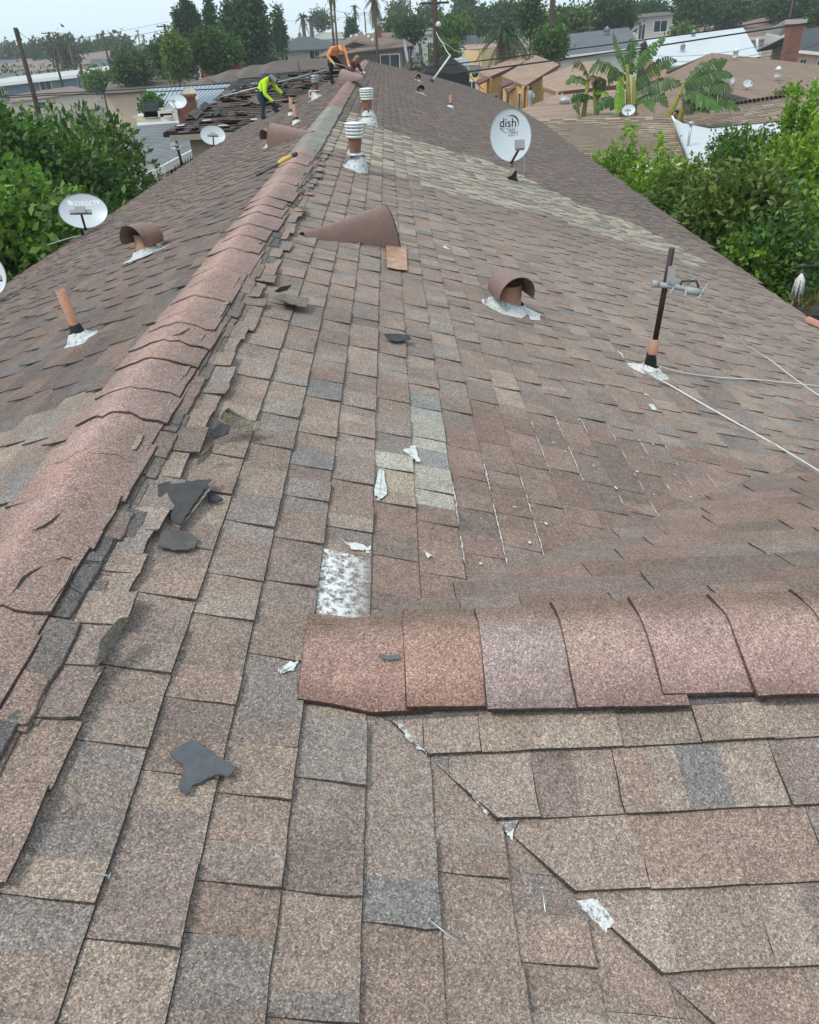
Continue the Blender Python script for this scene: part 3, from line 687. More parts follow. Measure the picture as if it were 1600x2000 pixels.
m = MB(); m.box((-0.13, -0.02, 0.12), (0.10, 0.012, 0.16)); m.box((-0.13, -0.03, 0.12), (0.045, 0.01, 0.06), tint=(0.1, 0.1, 0.1)); m.poly([(-0.24, -0.1), (0.02, -0.1), (0.0, 0.06), (-0.12, 0.08)], 0.01, RY(-TH) @ T3(0, 0, .02)); m.build('cream_bracket', mat_plain('cream_plastic', (0.62, 0.55, 0.38), 0.6, tinted=True), t3)
pipe_vent((570, 225), on_left, -1, 'tan vent pipe standing beside the shovel of the worker in lime', 0.34, 0.04, (0.05, 0), 0.10, M_SEALW)
pipe_vent((580, 241), on_left, -1, 'short tan vent pipe, lower of two by the worker in lime', 0.28, 0.035, (-0.1, 0), 0.10, M_SEALW)
pipe_vent((880, 210), on_right, 1, 'tan vent pipe with black foot on the far slope above the dish', 0.32, 0.04, (0, 0), 0.12, M_SEALW)
hood_vent((821, 183), on_right, 1, 'nearer of two small hooded vents high on the far slope', math.radians(10), 1.0, mat_rust('far_hood', (0.11, 0.07, 0.055), (0.2, 0.1, 0.06), 0.3))
hood_vent((816, 158), on_right, 1, 'farther of two small hooded vents high on the far slope', math.radians(10), 1.0, M_BROWNMET)
# flashing plate in front of the big cone
def patch_px(name, px, fn, h, mat, parent, th=0.003, tint=None, hs=None):
    pts = [Vector(fn(*q, h + (hs[i] if hs else 0))) for i, q in enumerate(px)]; n = len(pts); m = MB()
    N = Vector((ST if fn is on_right else -ST, 0, CT))
    if fn is on_near: N = Vector((0, -ST, CT))
    dn = [p - N * th for p in pts]
    m.add(pts + dn, [tuple(range(n)), tuple(reversed(range(n, 2 * n)))] + [(i, i + n, (i + 1) % n + n, (i + 1) % n) for i in range(n)], None, tint)
    return m.build(name, mat, parent)
def on_near(px, py, h=0):
    d = ray(px, py); hh = h / CT; k_ = (ZC + hh - YC * T - CAMZ) / (d[2] - d[1] * T); return (d[0] * k_, d[1] * k_, CAMZ + d[2] * k_)
patch_px('flashing_plate', [(754, 474), (774, 478), (794, 479), (796, 527), (776, 526), (756, 521)], on_right, 0.022, M_COPPER, roof)
# bleached bits, sealant smears and streaks are worked into the roof
M_BLEACH = M_SH
def smear(px, fn=on_right, h=0.0135, mat=None):
    cx, cy = sum(q[0] for q in px) / len(px), sum(q[1] for q in px) / len(px); out = []
    for i, q in enumerate(px):
        r = px[(i + 1) % len(px)]
        for f in (0, 0.2, 0.4, 0.6, 0.8):
            x, y = q[0] + (r[0] - q[0]) * f, q[1] + (r[1] - q[1]) * f; j = 0.22 * math.hypot(x - cx, y - cy)
            out.append((x + rng.uniform(-j, j), y + rng.uniform(-j, j)))
    return patch_px('sealant_smear', out, fn, h, mat or M_SEALW, roof, 0.0015)
for px in ([(667, 1057), (690, 1058), (721, 1070), (719, 1077), (690, 1073)], [(826, 1072), (838, 1080), (849, 1086), (836, 1088)], [(541, 1307), (570, 1292), (584, 1290), (574, 1308), (550, 1314)], [(737, 918), (750, 915), (755, 962), (740, 978), (733, 965)],
           [(1206, 686), (1216, 690), (1219, 698), (1210, 694)], [(1268, 790), (1276, 788), (1287, 801), (1275, 800)], [(1250, 755), (1258, 757), (1268, 770), (1260, 770)], [(868, 480), (862, 483), (884, 487)], [(790, 880), (812, 868), (820, 905), (808, 895)]):
    smear(px)
def bleach(px, fn, h, a=0.3):
    out = []
    for i, q in enumerate(px):
        r = px[(i + 1) % len(px)]
        for f in (0, .25, .5, .75): out.append((q[0] + (r[0] - q[0]) * f + rng.uniform(-3, 3), q[1] + (r[1] - q[1]) * f + rng.uniform(-3, 3)))
    px = out
    o = patch_px('bare_patch', px, fn, h, M_SH, roof, 0.002, (0.22, 0.21, 0.2, a))
bleach([(778, 1412), (800, 1410), (830, 1440), (836, 1476), (812, 1455), (792, 1438)], on_right, 0.014)
bleach([(920, 1552), (944, 1546), (958, 1570), (955, 1600), (935, 1575)], on_near, 0.014)
bleach([(972, 1606), (1010, 1604), (1000, 1640), (990, 1628)], on_near, 0.013)
bleach([(1118, 1756), (1165, 1758), (1200, 1800), (1185, 1820), (1150, 1790)], on_near, 0.013)
# thin white cracks along the coated courses
ck = MB()
for i in range(230):
    px, py = rng.uniform(880, 1460), rng.uniform(800, 1110); P = on_right(px, py)
    if not in_poly(P[0], P[1], Z_COAT) or mnoise.noise((P[0] * 2.2, P[1] * 2.2, 4)) < -0.05: continue
    sc_ = (P[0] - XR) / CT; kk = round((sc_ - S0R) / EXP); kind = rng.random()
    if kind < 0.62:                                         # chalky line along a course edge
        s_ = S0R + kk * EXP + 0.002; L = rng.uniform(0.03, 0.13); q = [(P[1] + L * f, s_ + rng.gauss(0, .0012)) for f in (0, .2, .4, .6, .8, 1)]
        vs = []
        for n_, (a, d_) in enumerate(q): w_ = rng.uniform(0.0006, 0.0024) * math.sin(math.pi * (n_ + .3) / 5.6); vs += [F_R.p(a, d_ - w_, 0.0155), F_R.p(a, d_ + w_, 0.0155)]
        ck.add(vs, [(2 * e, 2 * e + 1, 2 * e + 3, 2 * e + 2) for e in range(5)])
    else:                                                  # small ragged chalk blot
        r_ = rng.uniform(0.002, 0.009); st_ = rng.uniform(.4, 1.4); vs = [F_R.p(P[1] + r_ * st_ * rng.uniform(.4, 1.3) * math.cos(e * .7), sc_ + r_ * rng.uniform(.3, 1.3) * math.sin(e * .7), 0.0145) for e in range(9)]
        ck.add(vs, [tuple(range(9))])
tag(ck.build('sealant_streaks', M_SEALW, roof), kind='stuff')
# ---- satellite dishes
def text_mesh(s, size, M, surf=None, mat=None, name='lettering', parent=None, offset=0.0):
    cu = bpy.data.curves.new('txt', 'FONT'); cu.body = s; cu.size = size; cu.align_x = 'CENTER'; cu.align_y = 'CENTER'; cu.offset = offset
    o = bpy.data.objects.new('txt', cu); COL.objects.link(o)
    dg = bpy.context.evaluated_depsgraph_get(); me = bpy.data.meshes.new_from_object(o.evaluated_get(dg))
    vs = [M @ v.co for v in me.vertices]; fs_ = [tuple(p.vertices) for p in me.polygons]
    bpy.data.objects.remove(o); bpy.data.curves.remove(cu); bpy.data.meshes.remove(me)
    if surf: vs = [Vector((v.x, v.y, surf(v.x, v.y) + 0.002)) for v in vs]
    return MB().add(vs, fs_).build(name, mat, parent)
M_INK = mat_plain('black_print', (0.02, 0.02, 0.022), 0.6, var=0.1)
M_LOGO = mat_plain('white_print', (0.85, 0.86, 0.87), 0.5, var=0.03)
def dish_shape(t, a, b, depth, mat=None):
    surf = lambda x, y: depth * ((x / a) ** 2 + (y / b) ** 2) - depth
    n = 40; m = MB(); rs = [0, 0.25, 0.5, 0.75, 0.95, 1.0]
    for off in (0, -0.006):
        vs = [(a * r * math.cos(2 * math.pi * i / n), b * r * math.sin(2 * math.pi * i / n), surf(a * r * math.cos(2 * math.pi * i / n), b * r * math.sin(2 * math.pi * i / n)) + off) for r in rs[1:] for i in range(n)]
        vs.append((0, 0, surf(0, 0) + off)); c = len(vs) - 1; k = len(rs) - 1
        m.add(vs, [(j * n + i, j * n + (i + 1) % n, (j + 1) * n + (i + 1) % n, (j + 1) * n + i) for j in range(k - 1) for i in range(n)] + [(c, (i + 1) % n, i) for i in range(n)], None, None, True)
    m.build('reflector', mat or M_DISH, t)
    m = MB(); m.tube([(a * math.cos(2 * math.pi * i / n), b * math.sin(2 * math.pi * i / n), -0.003) for i in range(n + 1)], 0.006, 6, cap=False); m.build('rim', M_GREYPL, t)
    return surf
def face(n, up=(0, 0, 1), roll=0.0):
    z = Vector(n).normalized(); x = Vector(up).cross(z).normalized(); y = z.cross(x)
    return Matrix((x, y, z)).transposed().to_4x4() @ RZ(roll)
def dish_at(c, base, n, a, b, label, arm=None, roll=0.0, mat=None, arm_len=0.42, name='satellite_dish', group=None, text=None, mastr=0.022, lnb='bar', mastmat=None):
    M = T3(*c) @ face(n, roll=roll); t = thing(name, label, 'satellite dish', M, group); Mi = M.inverted()
    surf = dish_shape(t, a, b, 0.055 * a / 0.3, mat)
    bb = Mi @ Vector(base); back = Vector((0, -b * 0.15, surf(0, 0) - 0.03))
    m = MB(); elbow = Mi @ (M @ Vector((0, -b * 0.1, surf(0, 0) - 0.14)) ); foot_top = Mi @ (Vector(base) + Vector((0, 0, max(0.05, (M @ elbow).z - base[2] - 0.05))))
    m.tube([bb, foot_top, elbow], mastr, 10); m.box((0, -b * 0.1, surf(0, 0) - 0.07), (0.10, 0.14, 0.12)); m.build('mast', mastmat or M_DARKMET, t)
    up = Mi.to_3x3() @ Vector((0, 0, 1))
    m = MB(); m.box((0, 0, 0.01), (0.16, 0.12, 0.02), T3(*bb) @ (Mi.to_3x3().to_4x4())); m.build('foot', M_DARKMET, t)
    tip = Vector((0, -b * 0.68, arm_len)); root = Vector((0, -b * 1.02, 0.0))
    m = MB(); m.tube([Vector((0, -b * 0.6, surf(0, -b * .6) - 0.03)), root + Vector((0, -0.01, -0.02)), root + Vector((0, 0, 0.03)), tip], [0.014, 0.016, 0.018, 0.016], 8); m.build('feed_arm', M_DARKMET, t)
    m = MB()
    if lnb == 'bar':
        m.box((0, 0.005, 0.0), (0.30, 0.05, 0.06), T3(*tip)); m.box((0, 0.02, 0.03), (0.14, 0.09, 0.05), T3(*tip))
        for sx in (-0.11, 0, 0.11): m.tube([tip + Vector((sx, 0.02, 0.0)), tip + Vector((sx, 0.045, -0.07))], [0.022, 0.030], 10)
    else:
        m.box((0, 0.03, 0.0), (0.13, 0.13, 0.09), T3(*tip), taper=0.8); m.tube([tip + Vector((0, 0.02, 0)), tip + Vector((0, 0.02, -0.09))], [0.024, 0.028], 12)
    m.build('receiver', M_GREYPL, t)
    if text == 'D':
        text_mesh('DIRECTV', 0.088, T3(0.075, b * 0.50, 0), surf, M_LOGO, parent=t, offset=0.002)
        m = MB(); x0, y0 = -0.16, b * 0.50
        L = [(-0.055, 0.04), (-0.01, 0.04), (0.02, 0.025), (0.03, 0.0), (0.022, -0.02), (0.0, -0.035), (-0.03, -0.03), (-0.055, -0.012)]
        m.add([(x0 + u, y0 + v, surf(x0 + u, y0 + v) + 0.003) for u, v in L], [tuple(range(len(L)))])
        L = [(0.038, 0.038), (0.052, 0.038), (0.056, -0.035), (0.02, -0.038), (0.04, -0.02), (0.045, 0.01)]
        m.add([(x0 + u, y0 + v, surf(x0 + u, y0 + v) + 0.003) for u, v in L], [tuple(range(len(L)))]); m.build('emblem', M_LOGO, t)
    if text == 'd':
        text_mesh('dish', 0.155, T3(-0.03, b * 0.50, 0), surf, M_INK, parent=t, offset=0.001)
        text_mesh('N E T W O R K', 0.034, T3(-0.035, b * 0.29, 0), surf, M_INK, parent=t)
        text_mesh('500', 0.055, T3(0.045, b * 0.13, 0), surf, M_INK, parent=t)
        m = MB()
        for (u, v, sx, sy) in ((0.045, b * .13 + .035, 0.12, 0.006), (0.045, b * .13 - .035, 0.12, 0.006), (-0.015, b * .13, 0.006, 0.076), (0.105, b * .13, 0.006, 0.076)):
            m.add([(u + i * sx / 2, v + j * sy / 2, surf(u, v) + 0.003) for i, j in ((-1, -1), (1, -1), (1, 1), (-1, 1))], [(0, 1, 2, 3)])
        pts = []
        for k in range(15):
            f = k / 14; a_ = math.radians(120 - 150 * f); pts.append((0.02 + 0.105 * math.cos(a_), b * 0.5 + 0.10 * math.sin(a_), 0.002 + 0.016 * math.sin(math.pi * f)))
        vs = []
        for (x, y, w_) in pts:
            for e in (1, 1 - w_ / 0.1): vs.append((0.02 + (x - 0.02) * e, b * 0.5 + (y - b * 0.5) * e, surf(x, y) + 0.003))
        m.add(vs, [(2 * i, 2 * i + 1, 2 * i + 3, 2 * i + 2) for i in range(14)])
        vs = []
        for k in range(9):
            f = k / 8; a_ = math.radians(190 + 70 * f); w_ = 0.001 + 0.007 * math.sin(math.pi * f)
            for e in (0, w_): x, y = -0.0 + (0.15 + e) * math.cos(a_), b * 0.5 + (0.125 + e) * math.sin(a_); vs.append((x, y, surf(x, y) + 0.003))
        m.add(vs, [(2 * i, 2 * i + 1, 2 * i + 3, 2 * i + 2) for i in range(8)]); m.build('emblem', M_INK, t)
    return t
bD = on_right(1000, 352); cD = at_y(998, 265, bD[1] - 0.12)
tD = dish_at(cD, bD, (0.12, -0.93, 0.28), 0.295, 0.335, 'round pale dish with black lettering on a rusty white-footed mast', text='d', lnb='box', arm_len=0.46, mastmat=M_RUST, roll=-0.03)
m = MB(); skirt_blob(m, tD.matrix_world.inverted() @ slopeR(bD), 0.03, 0.10, 0.13, 12, 0.3); m.build('tar_foot', M_TAR, tD)
m = MB(); Mi = tD.matrix_world.inverted(); m.tube([Mi @ (Vector(bD) + Vector((0, 0, 0.02))), Mi @ (Vector(bD) + Vector((0, 0, 0.17)))], [0.05, 0.032], 10); m.tube([Mi @ (Vector(bD) + Vector(q)) for q in ((0.03, -0.04, 0.42), (0.16, -0.05, 0.3), (0.17, -0.06, 0.12), (0.10, -0.05, 0.02))], 0.006, 6); m.build('white_foot', M_SEALW, tD)
bT = on_left(163, 462); cT = at_y(163, 412, bT[1] - 0.05)
dish_at(cT, bT, (0.26, -0.80, 0.55), 0.345, 0.265, 'wide grey dish with white lettering at the eave beside the dark citrus tree', text='D', roll=-0.10, arm_len=0.36)
b2 = on_left(414, 288); c2 = at_y(416, 264, b2[1] - 0.05)
dish_at(c2, b2, (0.22, -0.80, 0.5), 0.345, 0.275, 'pale oval dish at the eave just before the stripped side wing', roll=-0.12, arm_len=0.36)
b3 = (-4.42, 8.1, ZR - 3.49 * T); c3 = at_y(-22, 537, 8.0)
dish_at(c3, b3, (0.3, -0.8, 0.5), 0.16, 0.22, 'pale dish cut off by the picture edge at the near eave', roll=0, arm_len=0.3)
# ---- antenna mast with cables
bA = on_right(1268, 728); t = thing('antenna_mast', 'dark brown mast with aerial fittings rising from a tarred pipe', 'antenna', T3(*bA))
ln = RY(0.045)
m = MB(); m.tube([ln @ Vector((0, 0, 0)), ln @ Vector((0, 0, 0.215))], 0.027, 14); m.build('sleeve', M_RUST, t)
m = MB(); m.tube([ln @ Vector((0, 0, 0.19)), ln @ Vector((0, 0, 0.745))], 0.0165, 12); m.build('mast', M_MAST, t)
m = MB(); m.lathe([(0.052, 0.0), (0.040, 0.05), (0.031, 0.10), (0.029, 0.125)], 14); m.build('collar', M_TAR, t)
m = MB(); skirt_blob(m, RY(TH), 0.05, 0.125, 0.05, 16, 0.45); m.build('flashing', M_SEALW, t)
m = MB(); n = 10; vs = []
for i in range(n + 1):
    a = math.radians(-70 + 140 * i / n)
    for z in (0.545, 0.645): vs.append(((0.075 - 0.055 * math.cos(a)) , -0.02 - 0.055 * math.sin(a) * 0.5, z + 0.012 * (i / n)))
m.add(vs, [(2 * i, 2 * i + 2, 2 * i + 3, 2 * i + 1) for i in range(n)], None, None, True); m.build('clamp_plate', M_GALV, t)
m = MB(); m.tube([(-0.035, -0.005, 0.545), (0.06, -0.02, 0.535), (0.22, -0.09, 0.505)], [0.016, 0.016, 0.011], 10); m.tube([(0.12, -0.05, 0.52), (0.2, -0.08, 0.507)], 0.021, 12); m.tube([(-0.06, -0.005, 0.55), (-0.02, -0.005, 0.548)], 0.022, 12); m.build('boom', M_GREYPL, t)
for (p0, p1) in (((0.02, -0.10, 0.515), (0.10, 0.02, 0.545)), ((0.10, -0.12, 0.50), (0.17, 0.02, 0.54)), ((0.17, -0.14, 0.49), (0.27, 0.0, 0.53)), ((0.13, -0.03, 0.54), (0.2, 0.03, 0.56))):
    m = MB(); m.tube([p0, p1], 0.006, 8); m.build('element', M_GREYPL, t)
m = MB(); m.tube([(0.10, -0.03, 0.53), (0.105, -0.03, 0.565), (0.19, -0.03, 0.56), (0.2, -0.05, 0.53)], 0.007, 8); m.build('hook', M_DARKMET, t)
def cable(name, label, pts, r, mat, smooth=6, group=None):
    P = [Vector(p) for p in pts]; out = []
    for i in range(len(P) - 1):
        p0, p1, p2, p3 = P[max(i - 1, 0)], P[i], P[i + 1], P[min(i + 2, len(P) - 1)]
        for k in range(smooth):
            f = k / smooth; out.append(0.5 * ((2 * p1) + (p2 - p0) * f + (2 * p0 - 5 * p1 + 4 * p2 - p3) * f * f + (3 * p1 - p0 - 3 * p2 + p3) * f ** 3))
    out.append(P[-1]); return tag(MB().tube(out, r, 7).build(name, mat), label, 'cable', group)
def up(q, h):
    p = on_right(q[0], q[1], h)
    if gcover(p[0], p[1]) > 0:
        d = ray(*q); k_ = (ZC + YC * TF + h / math.cos(THF) - CAMZ) / (d[2] + d[1] * TF); p = (d[0] * k_, d[1] * k_, CAMZ + d[2] * k_)
    return p
cable('coaxial_cable', 'thin grey cable drooping from the aerial fittings to the right', [Vector(bA) + Vector((0.21, -0.09, 0.505)), up((1400, 632), 0.25), up((1440, 663), 0.14), up((1500, 700), 0.06), up((1560, 745), 0.03), up((1640, 800), 0.02)], 0.0035, M_CABLE)
cable('white_cable', 'white cable looped round the mast foot, upper run to the right', [up((1252, 712), 0.05), up((1268, 705), 0.05), up((1291, 716), 0.03), up((1330, 727), 0.02), up((1400, 737), 0.018), up((1480, 742), 0.018), up((1540, 748), 0.02), up((1640, 758), 0.02)], 0.0045, M_CABLE)
cable('white_cable', 'white cable from the mast foot, lower run across the shingles', [up((1291, 716), 0.04), up((1272, 728), 0.055), up((1252, 716), 0.055), up((1262, 728), 0.04), up((1310, 753), 0.018), up((1360, 782), 0.018), up((1440, 827), 0.018), up((1530, 878), 0.02), up((1640, 945), 0.02)], 0.0052, M_CABLE)
cable('dish_cable', 'white cable curled below the lettered wide dish', [Vector(bT) + Vector((-0.05, -.1, .25)), Vector(bT) + Vector((0.1, -.1, .05)), Vector(bT) + Vector((-.1, -.15, .03)), Vector(bT) + Vector((-.45, -.4, -.02))], 0.006, M_CABLE)
# ---- loose scraps, nails, tools
def scrap(px, fn, h, mat, label, tint=None, hs=None, name='shingle_scrap', th=0.004, cat='scrap', group=None):
    hs = hs or [0] * len(px); o1, o2 = [], []; sz = max(max(q[0] for q in px) - min(q[0] for q in px), 20)
    for i, q in enumerate(px):
        r = px[(i + 1) % len(px)]; g = hs[(i + 1) % len(px)]; k_ = max(1, int(math.hypot(r[0] - q[0], r[1] - q[1]) / 7))
        for e in range(k_):
            f = e / k_; j_ = 0 if e == 0 else min(1.8, sz * 0.02); o1.append((q[0] + (r[0] - q[0]) * f + rng.uniform(-j_, j_), q[1] + (r[1] - q[1]) * f + rng.uniform(-j_, j_))); o2.append(hs[i] + (g - hs[i]) * f)
    px, hs = o1, o2
    o = patch_px(name, px, fn, h, mat, None, th, tint, hs); return tag(o, label, cat, group)
scrap([(332, 1468), (352, 1456), (375, 1443), (413, 1467), (459, 1496), (457, 1507), (445, 1517), (430, 1511), (421, 1513), (398, 1524), (376, 1533), (372, 1546), (364, 1551), (352, 1543), (349, 1530), (360, 1508), (357, 1492), (344, 1483)], on_right, 0.018, M_PAPER, 'dark grey torn scrap lying on the shingles in the foreground', (2.2, 2.2, 2.25), th=0.005, hs=[.004, .004, .006, .002, .004, .004, .01, .006, .002, 0, 0, 0, .004, .006, .004, 0, 0, .002])
scrap([(751, 652), (775, 651), (800, 655), (803, 662), (776, 667), (756, 660)], on_right, 0.03, M_PAPER, 'small black scrap with a white end below the big cone hood', (1.0, 1.0, 1.0), hs=[.01, .0, .01, .01, 0, 0])
scrap([(405, 962), (418, 962), (436, 974), (424, 980), (408, 976)], on_right, 0.02, M_PAPER, 'small rounded dark flake beside the torn flap', (1, 1, 1.1), hs=[0, .004, .006, 0, 0])
scrap([(318, 1032), (372, 1040), (386, 1052), (380, 1070), (340, 1074), (308, 1066)], on_right, 0.018, M_PAPER, 'dark felt tongue poking out below the torn flap', (2.0, 1.8, 1.65), hs=[0, .004, .006, .002, .002, 0])
scrap([(308, 946), (340, 940), (380, 938), (414, 936), (396, 958), (352, 1024), (338, 1018), (330, 998), (322, 980), (308, 968)], on_right, 0.016, M_PAPER, 'black torn flap folded up beside the ridge caps', (1.25, 1.15, 1.1), hs=[0, 0, .006, .026, .024, .016, .008, 0, 0, 0])
scrap([(424, 936), (410, 958), (352, 1030), (342, 1028), (380, 980)], on_right, 0.055, M_SH, 'curled shingle edge standing on the black flap', (0.2, 0.175, 0.15), hs=[-.02, -.015, -.03, -.035, -.03])
scrap([(430, 805), (446, 795), (456, 808), (492, 822), (518, 826), (514, 838), (478, 842), (452, 832), (430, 818)], on_right, 0.035, M_SH, 'twisted pale shingle strip sticking out near the ridge', (0.29, 0.26, 0.2), hs=[.05, .09, .04, .03, .02, .01, .01, .02, .03])
scrap([(428, 822), (452, 832), (446, 846), (420, 856), (408, 846)], on_right, 0.03, M_PAPER, 'crumpled dark felt under the twisted strip', (1.6, 1.5, 1.4), hs=[.03, .03, .01, .0, .02])
scrap([(552, 574), (606, 582), (598, 600), (570, 594), (536, 580)], on_right, 0.03, M_SH, 'loose brown strip lying out from the broken row', (0.19, 0.16, 0.14), hs=[.0, .02, .01, .02, .03])
scrap([(536, 568), (548, 560), (570, 556), (562, 566), (545, 570)], on_right, 0.04, M_PAPER, 'curled dark sliver above the loose brown strip', (1.6, 1.5, 1.4), hs=[.0, .03, .04, .02, .0])
scrap([(196, 1250), (232, 1208), (256, 1204), (236, 1232), (204, 1284), (182, 1312)], on_right, 0.035, M_SH, 'long curled shingle edge near the picture side', (0.22, 0.2, 0.17), hs=[.05, .06, .07, .02, .0, .0])
scrap([(384, 906), (396, 882), (420, 866), (412, 886), (392, 904)], on_right, 0.03, M_SH, 'pointed curled sliver above the black flap', (0.24, 0.21, 0.18), hs=[.0, .03, .05, .01, 0])
scrap([(604, 416), (582, 404), (590, 402), (606, 410)], on_right, 0.05, M_SH, 'pale lifted sliver beside the ridge above the cone', (0.27, 0.24, 0.2), hs=[0, .04, .04, 0])
scrap([(741, 1277), (760, 1280), (782, 1278), (780, 1286), (758, 1289), (740, 1284)], lambda x, y, h=0: on_near(x, y, h + 0.03), 0.012, M_PAPER, 'grey oval sticker on the first red cross cap', (2.6, 2.6, 2.6), th=0.001, name='paper_scrap')
def nail(px, fn, d, label, L=0.045, h=0.02, mat=None):
    p = Vector(fn(*px, h)); N = Vector((ST, 0, CT)) if fn is on_right else Vector((0, -ST, CT)); dv = Vector(d); dv = (dv - N * dv.dot(N)).normalized()
    t = thing('roofing_nail', label, 'nail', T3(*p), 'loose roofing nails'); 
    m = MB(); m.tube([(0, 0, 0), dv * L], [0.0019, 0.0015], 6); m.build('shank', mat or M_NAIL, t); m = MB(); m.tube([-dv * 0.0012, dv * 0.0006], 0.0052, 10); m.build('head', mat or M_NAIL, t)
nail((1059, 1736), on_right, (-0.05, -1, 0), 'bright straight nail beside the lower valley'); nail((1036, 1718), on_right, (-0.2, -0.9, 0), 'dull nail just above the bright straight nail', 0.03, 0.02, M_GALV)
nail((839, 1797), on_right, (0.9, -0.55, 0), 'long grey nail lying slantwise in the foreground', 0.062, 0.021, M_GALV); nail((214, 1711), on_right, (-1, 0.05, 0), 'small nail on a tan tab near the picture side', 0.03, 0.02, M_GALV)
P = on_left(547, 328); t = thing('hand_tool', 'yellow handled cutter lying on the slope across the ridge', 'tool', slopeL(P) @ T3(0, 0, 0.02) @ RZ(0.5))
m = MB(); m.tube([(0.0, 0, 0.02), (0.08, 0, 0.025), (0.16, 0, 0.02)], [0.02, 0.026, 0.02], 8); m.build('handle', mat_plain('yellow_grip', (0.55, 0.40, 0.10), 0.5), t)
m = MB(); m.tube([(0.16, 0, 0.02), (0.22, 0, 0.02)], [0.024, 0.018], 8); m.box((-0.11, 0, 0.015), (0.22, 0.03, 0.012)); m.box((-0.21, 0.015, 0.015), (0.05, 0.06, 0.02)); m.build('blade', M_DARKMET, t)
P1, P2 = on_right(843, 160), at_y(880, 108, on_right(843, 160)[1] + 0.5)
t = thing('guy_strut', 'white strut leaning up from the far slope toward the utility wires', 'strut', T3(*P1)); m = MB(); m.tube([(0, 0, 0), Vector(P2) - Vector(P1)], 0.04, 8); m.build('tube', M_CABLE, t); m = MB(); skirt_blob(m, RY(TH), 0.06, 0.16, 0.12, 10); m.build('tar_foot', M_TAR, t)
# white flecks of litter on the stripped wing, torn strips heaped along its edge
heap = [(470, 168, 'black'), (520, 156, 'buckled'), (440, 188, 'curled'), (405, 212, 'folded'), (380, 226, 'torn'), (455, 178, 'humped'), (610, 150, 'flat'), (560, 170, 'twisted'), (500, 200, 'long'), (430, 225, 'ragged')]
where = ['at the top of the metal edging', 'on the wing ridge behind the worker in lime', 'halfway up the wing edge', 'low on the wing edge', 'at the outer eave corner', 'beside the metal edging', 'between the two workers', 'right behind the head of the worker in lime', 'left of the worker in lime', 'above the wing eave']
for i, (x, y, s) in enumerate(heap):
    P = Vector(on_wing(x, y)); L = rng.uniform(0.35, 0.75); W_ = rng.uniform(0.25, 0.45); n = 6; vs = []
    for a in range(n + 1):
        f = a / n - 0.5
        for b in (-0.5, 0, 0.5): vs.append((L * f, W_ * b * rng.uniform(.8, 1.1), 0.05 + 0.12 * math.exp(-(f * 5) ** 2) * rng.uniform(.6, 1.2) + 0.05 * mnoise.noise((i * 3.1 + f * 4, b * 3, 1)) + 0.04 * b))
    fsx = [(a * 3 + b, a * 3 + b + 1, a * 3 + b + 4, a * 3 + b + 3) for a in range(n) for b in range(2)]
    o = MB().add([(v[0], v[1], v[2]) for v in vs] + [(v[0], v[1], v[2] - .012) for v in vs], fsx + [tuple(q + len(vs) for q in f) for f in fsx]).build('torn_shingle_strip', M_SH if i % 3 else M_PAPER, None)
    at = o.data.attributes['tint']; c = rng.choice([(0.10, 0.09, 0.085), (0.15, 0.12, 0.105), (0.07, 0.065, 0.065)]) if i % 3 else (1, 1, 1)
    at.data.foreach_set('color', np.tile(np.array(c + (1,), np.float32), len(o.data.vertices)))
    o.matrix_world = T3(*P) @ RZ(rng.uniform(-.7, .7)) @ RX(TH); tag(o, s + ' dark shingle strip ' + where[i], 'scrap', 'torn strips on the stripped wing')
for i, (x, y) in enumerate([(425, 246), (395, 236), (490, 234), (345, 246), (500, 178), (600, 152)]):
    P = Vector(on_wing(x, y, 0.08)); o = MB().poly([(0, 0), (rng.uniform(.2, .4), rng.uniform(-.02, .05)), (rng.uniform(.2, .35), .07), (0.02, .06)], 0.01).build('paper_strip', M_SEALW); o.matrix_world = T3(*P) @ RZ(rng.uniform(-.8, .8)) @ RX(TH)
    tag(o, ('white strip just above the pale oval dish', 'white strip left of the pale oval dish', 'white strip at the feet of the worker in lime', 'white strip at the outer corner of the wing eave', 'white strip above the back of the worker in lime', 'white strip left of the worker in orange')[i], 'litter', 'white strips on the stripped wing')
A1, A2 = on_wing(437, 188, .1), on_wing(640, 136, .1)
tag(MB().tube([A1, [(A1[i] + A2[i]) / 2 for i in range(3)], A2], 0.022, 7).build('metal_edging', M_GALV), 'long pale metal edging lying along the stripped wing', 'edging strip')
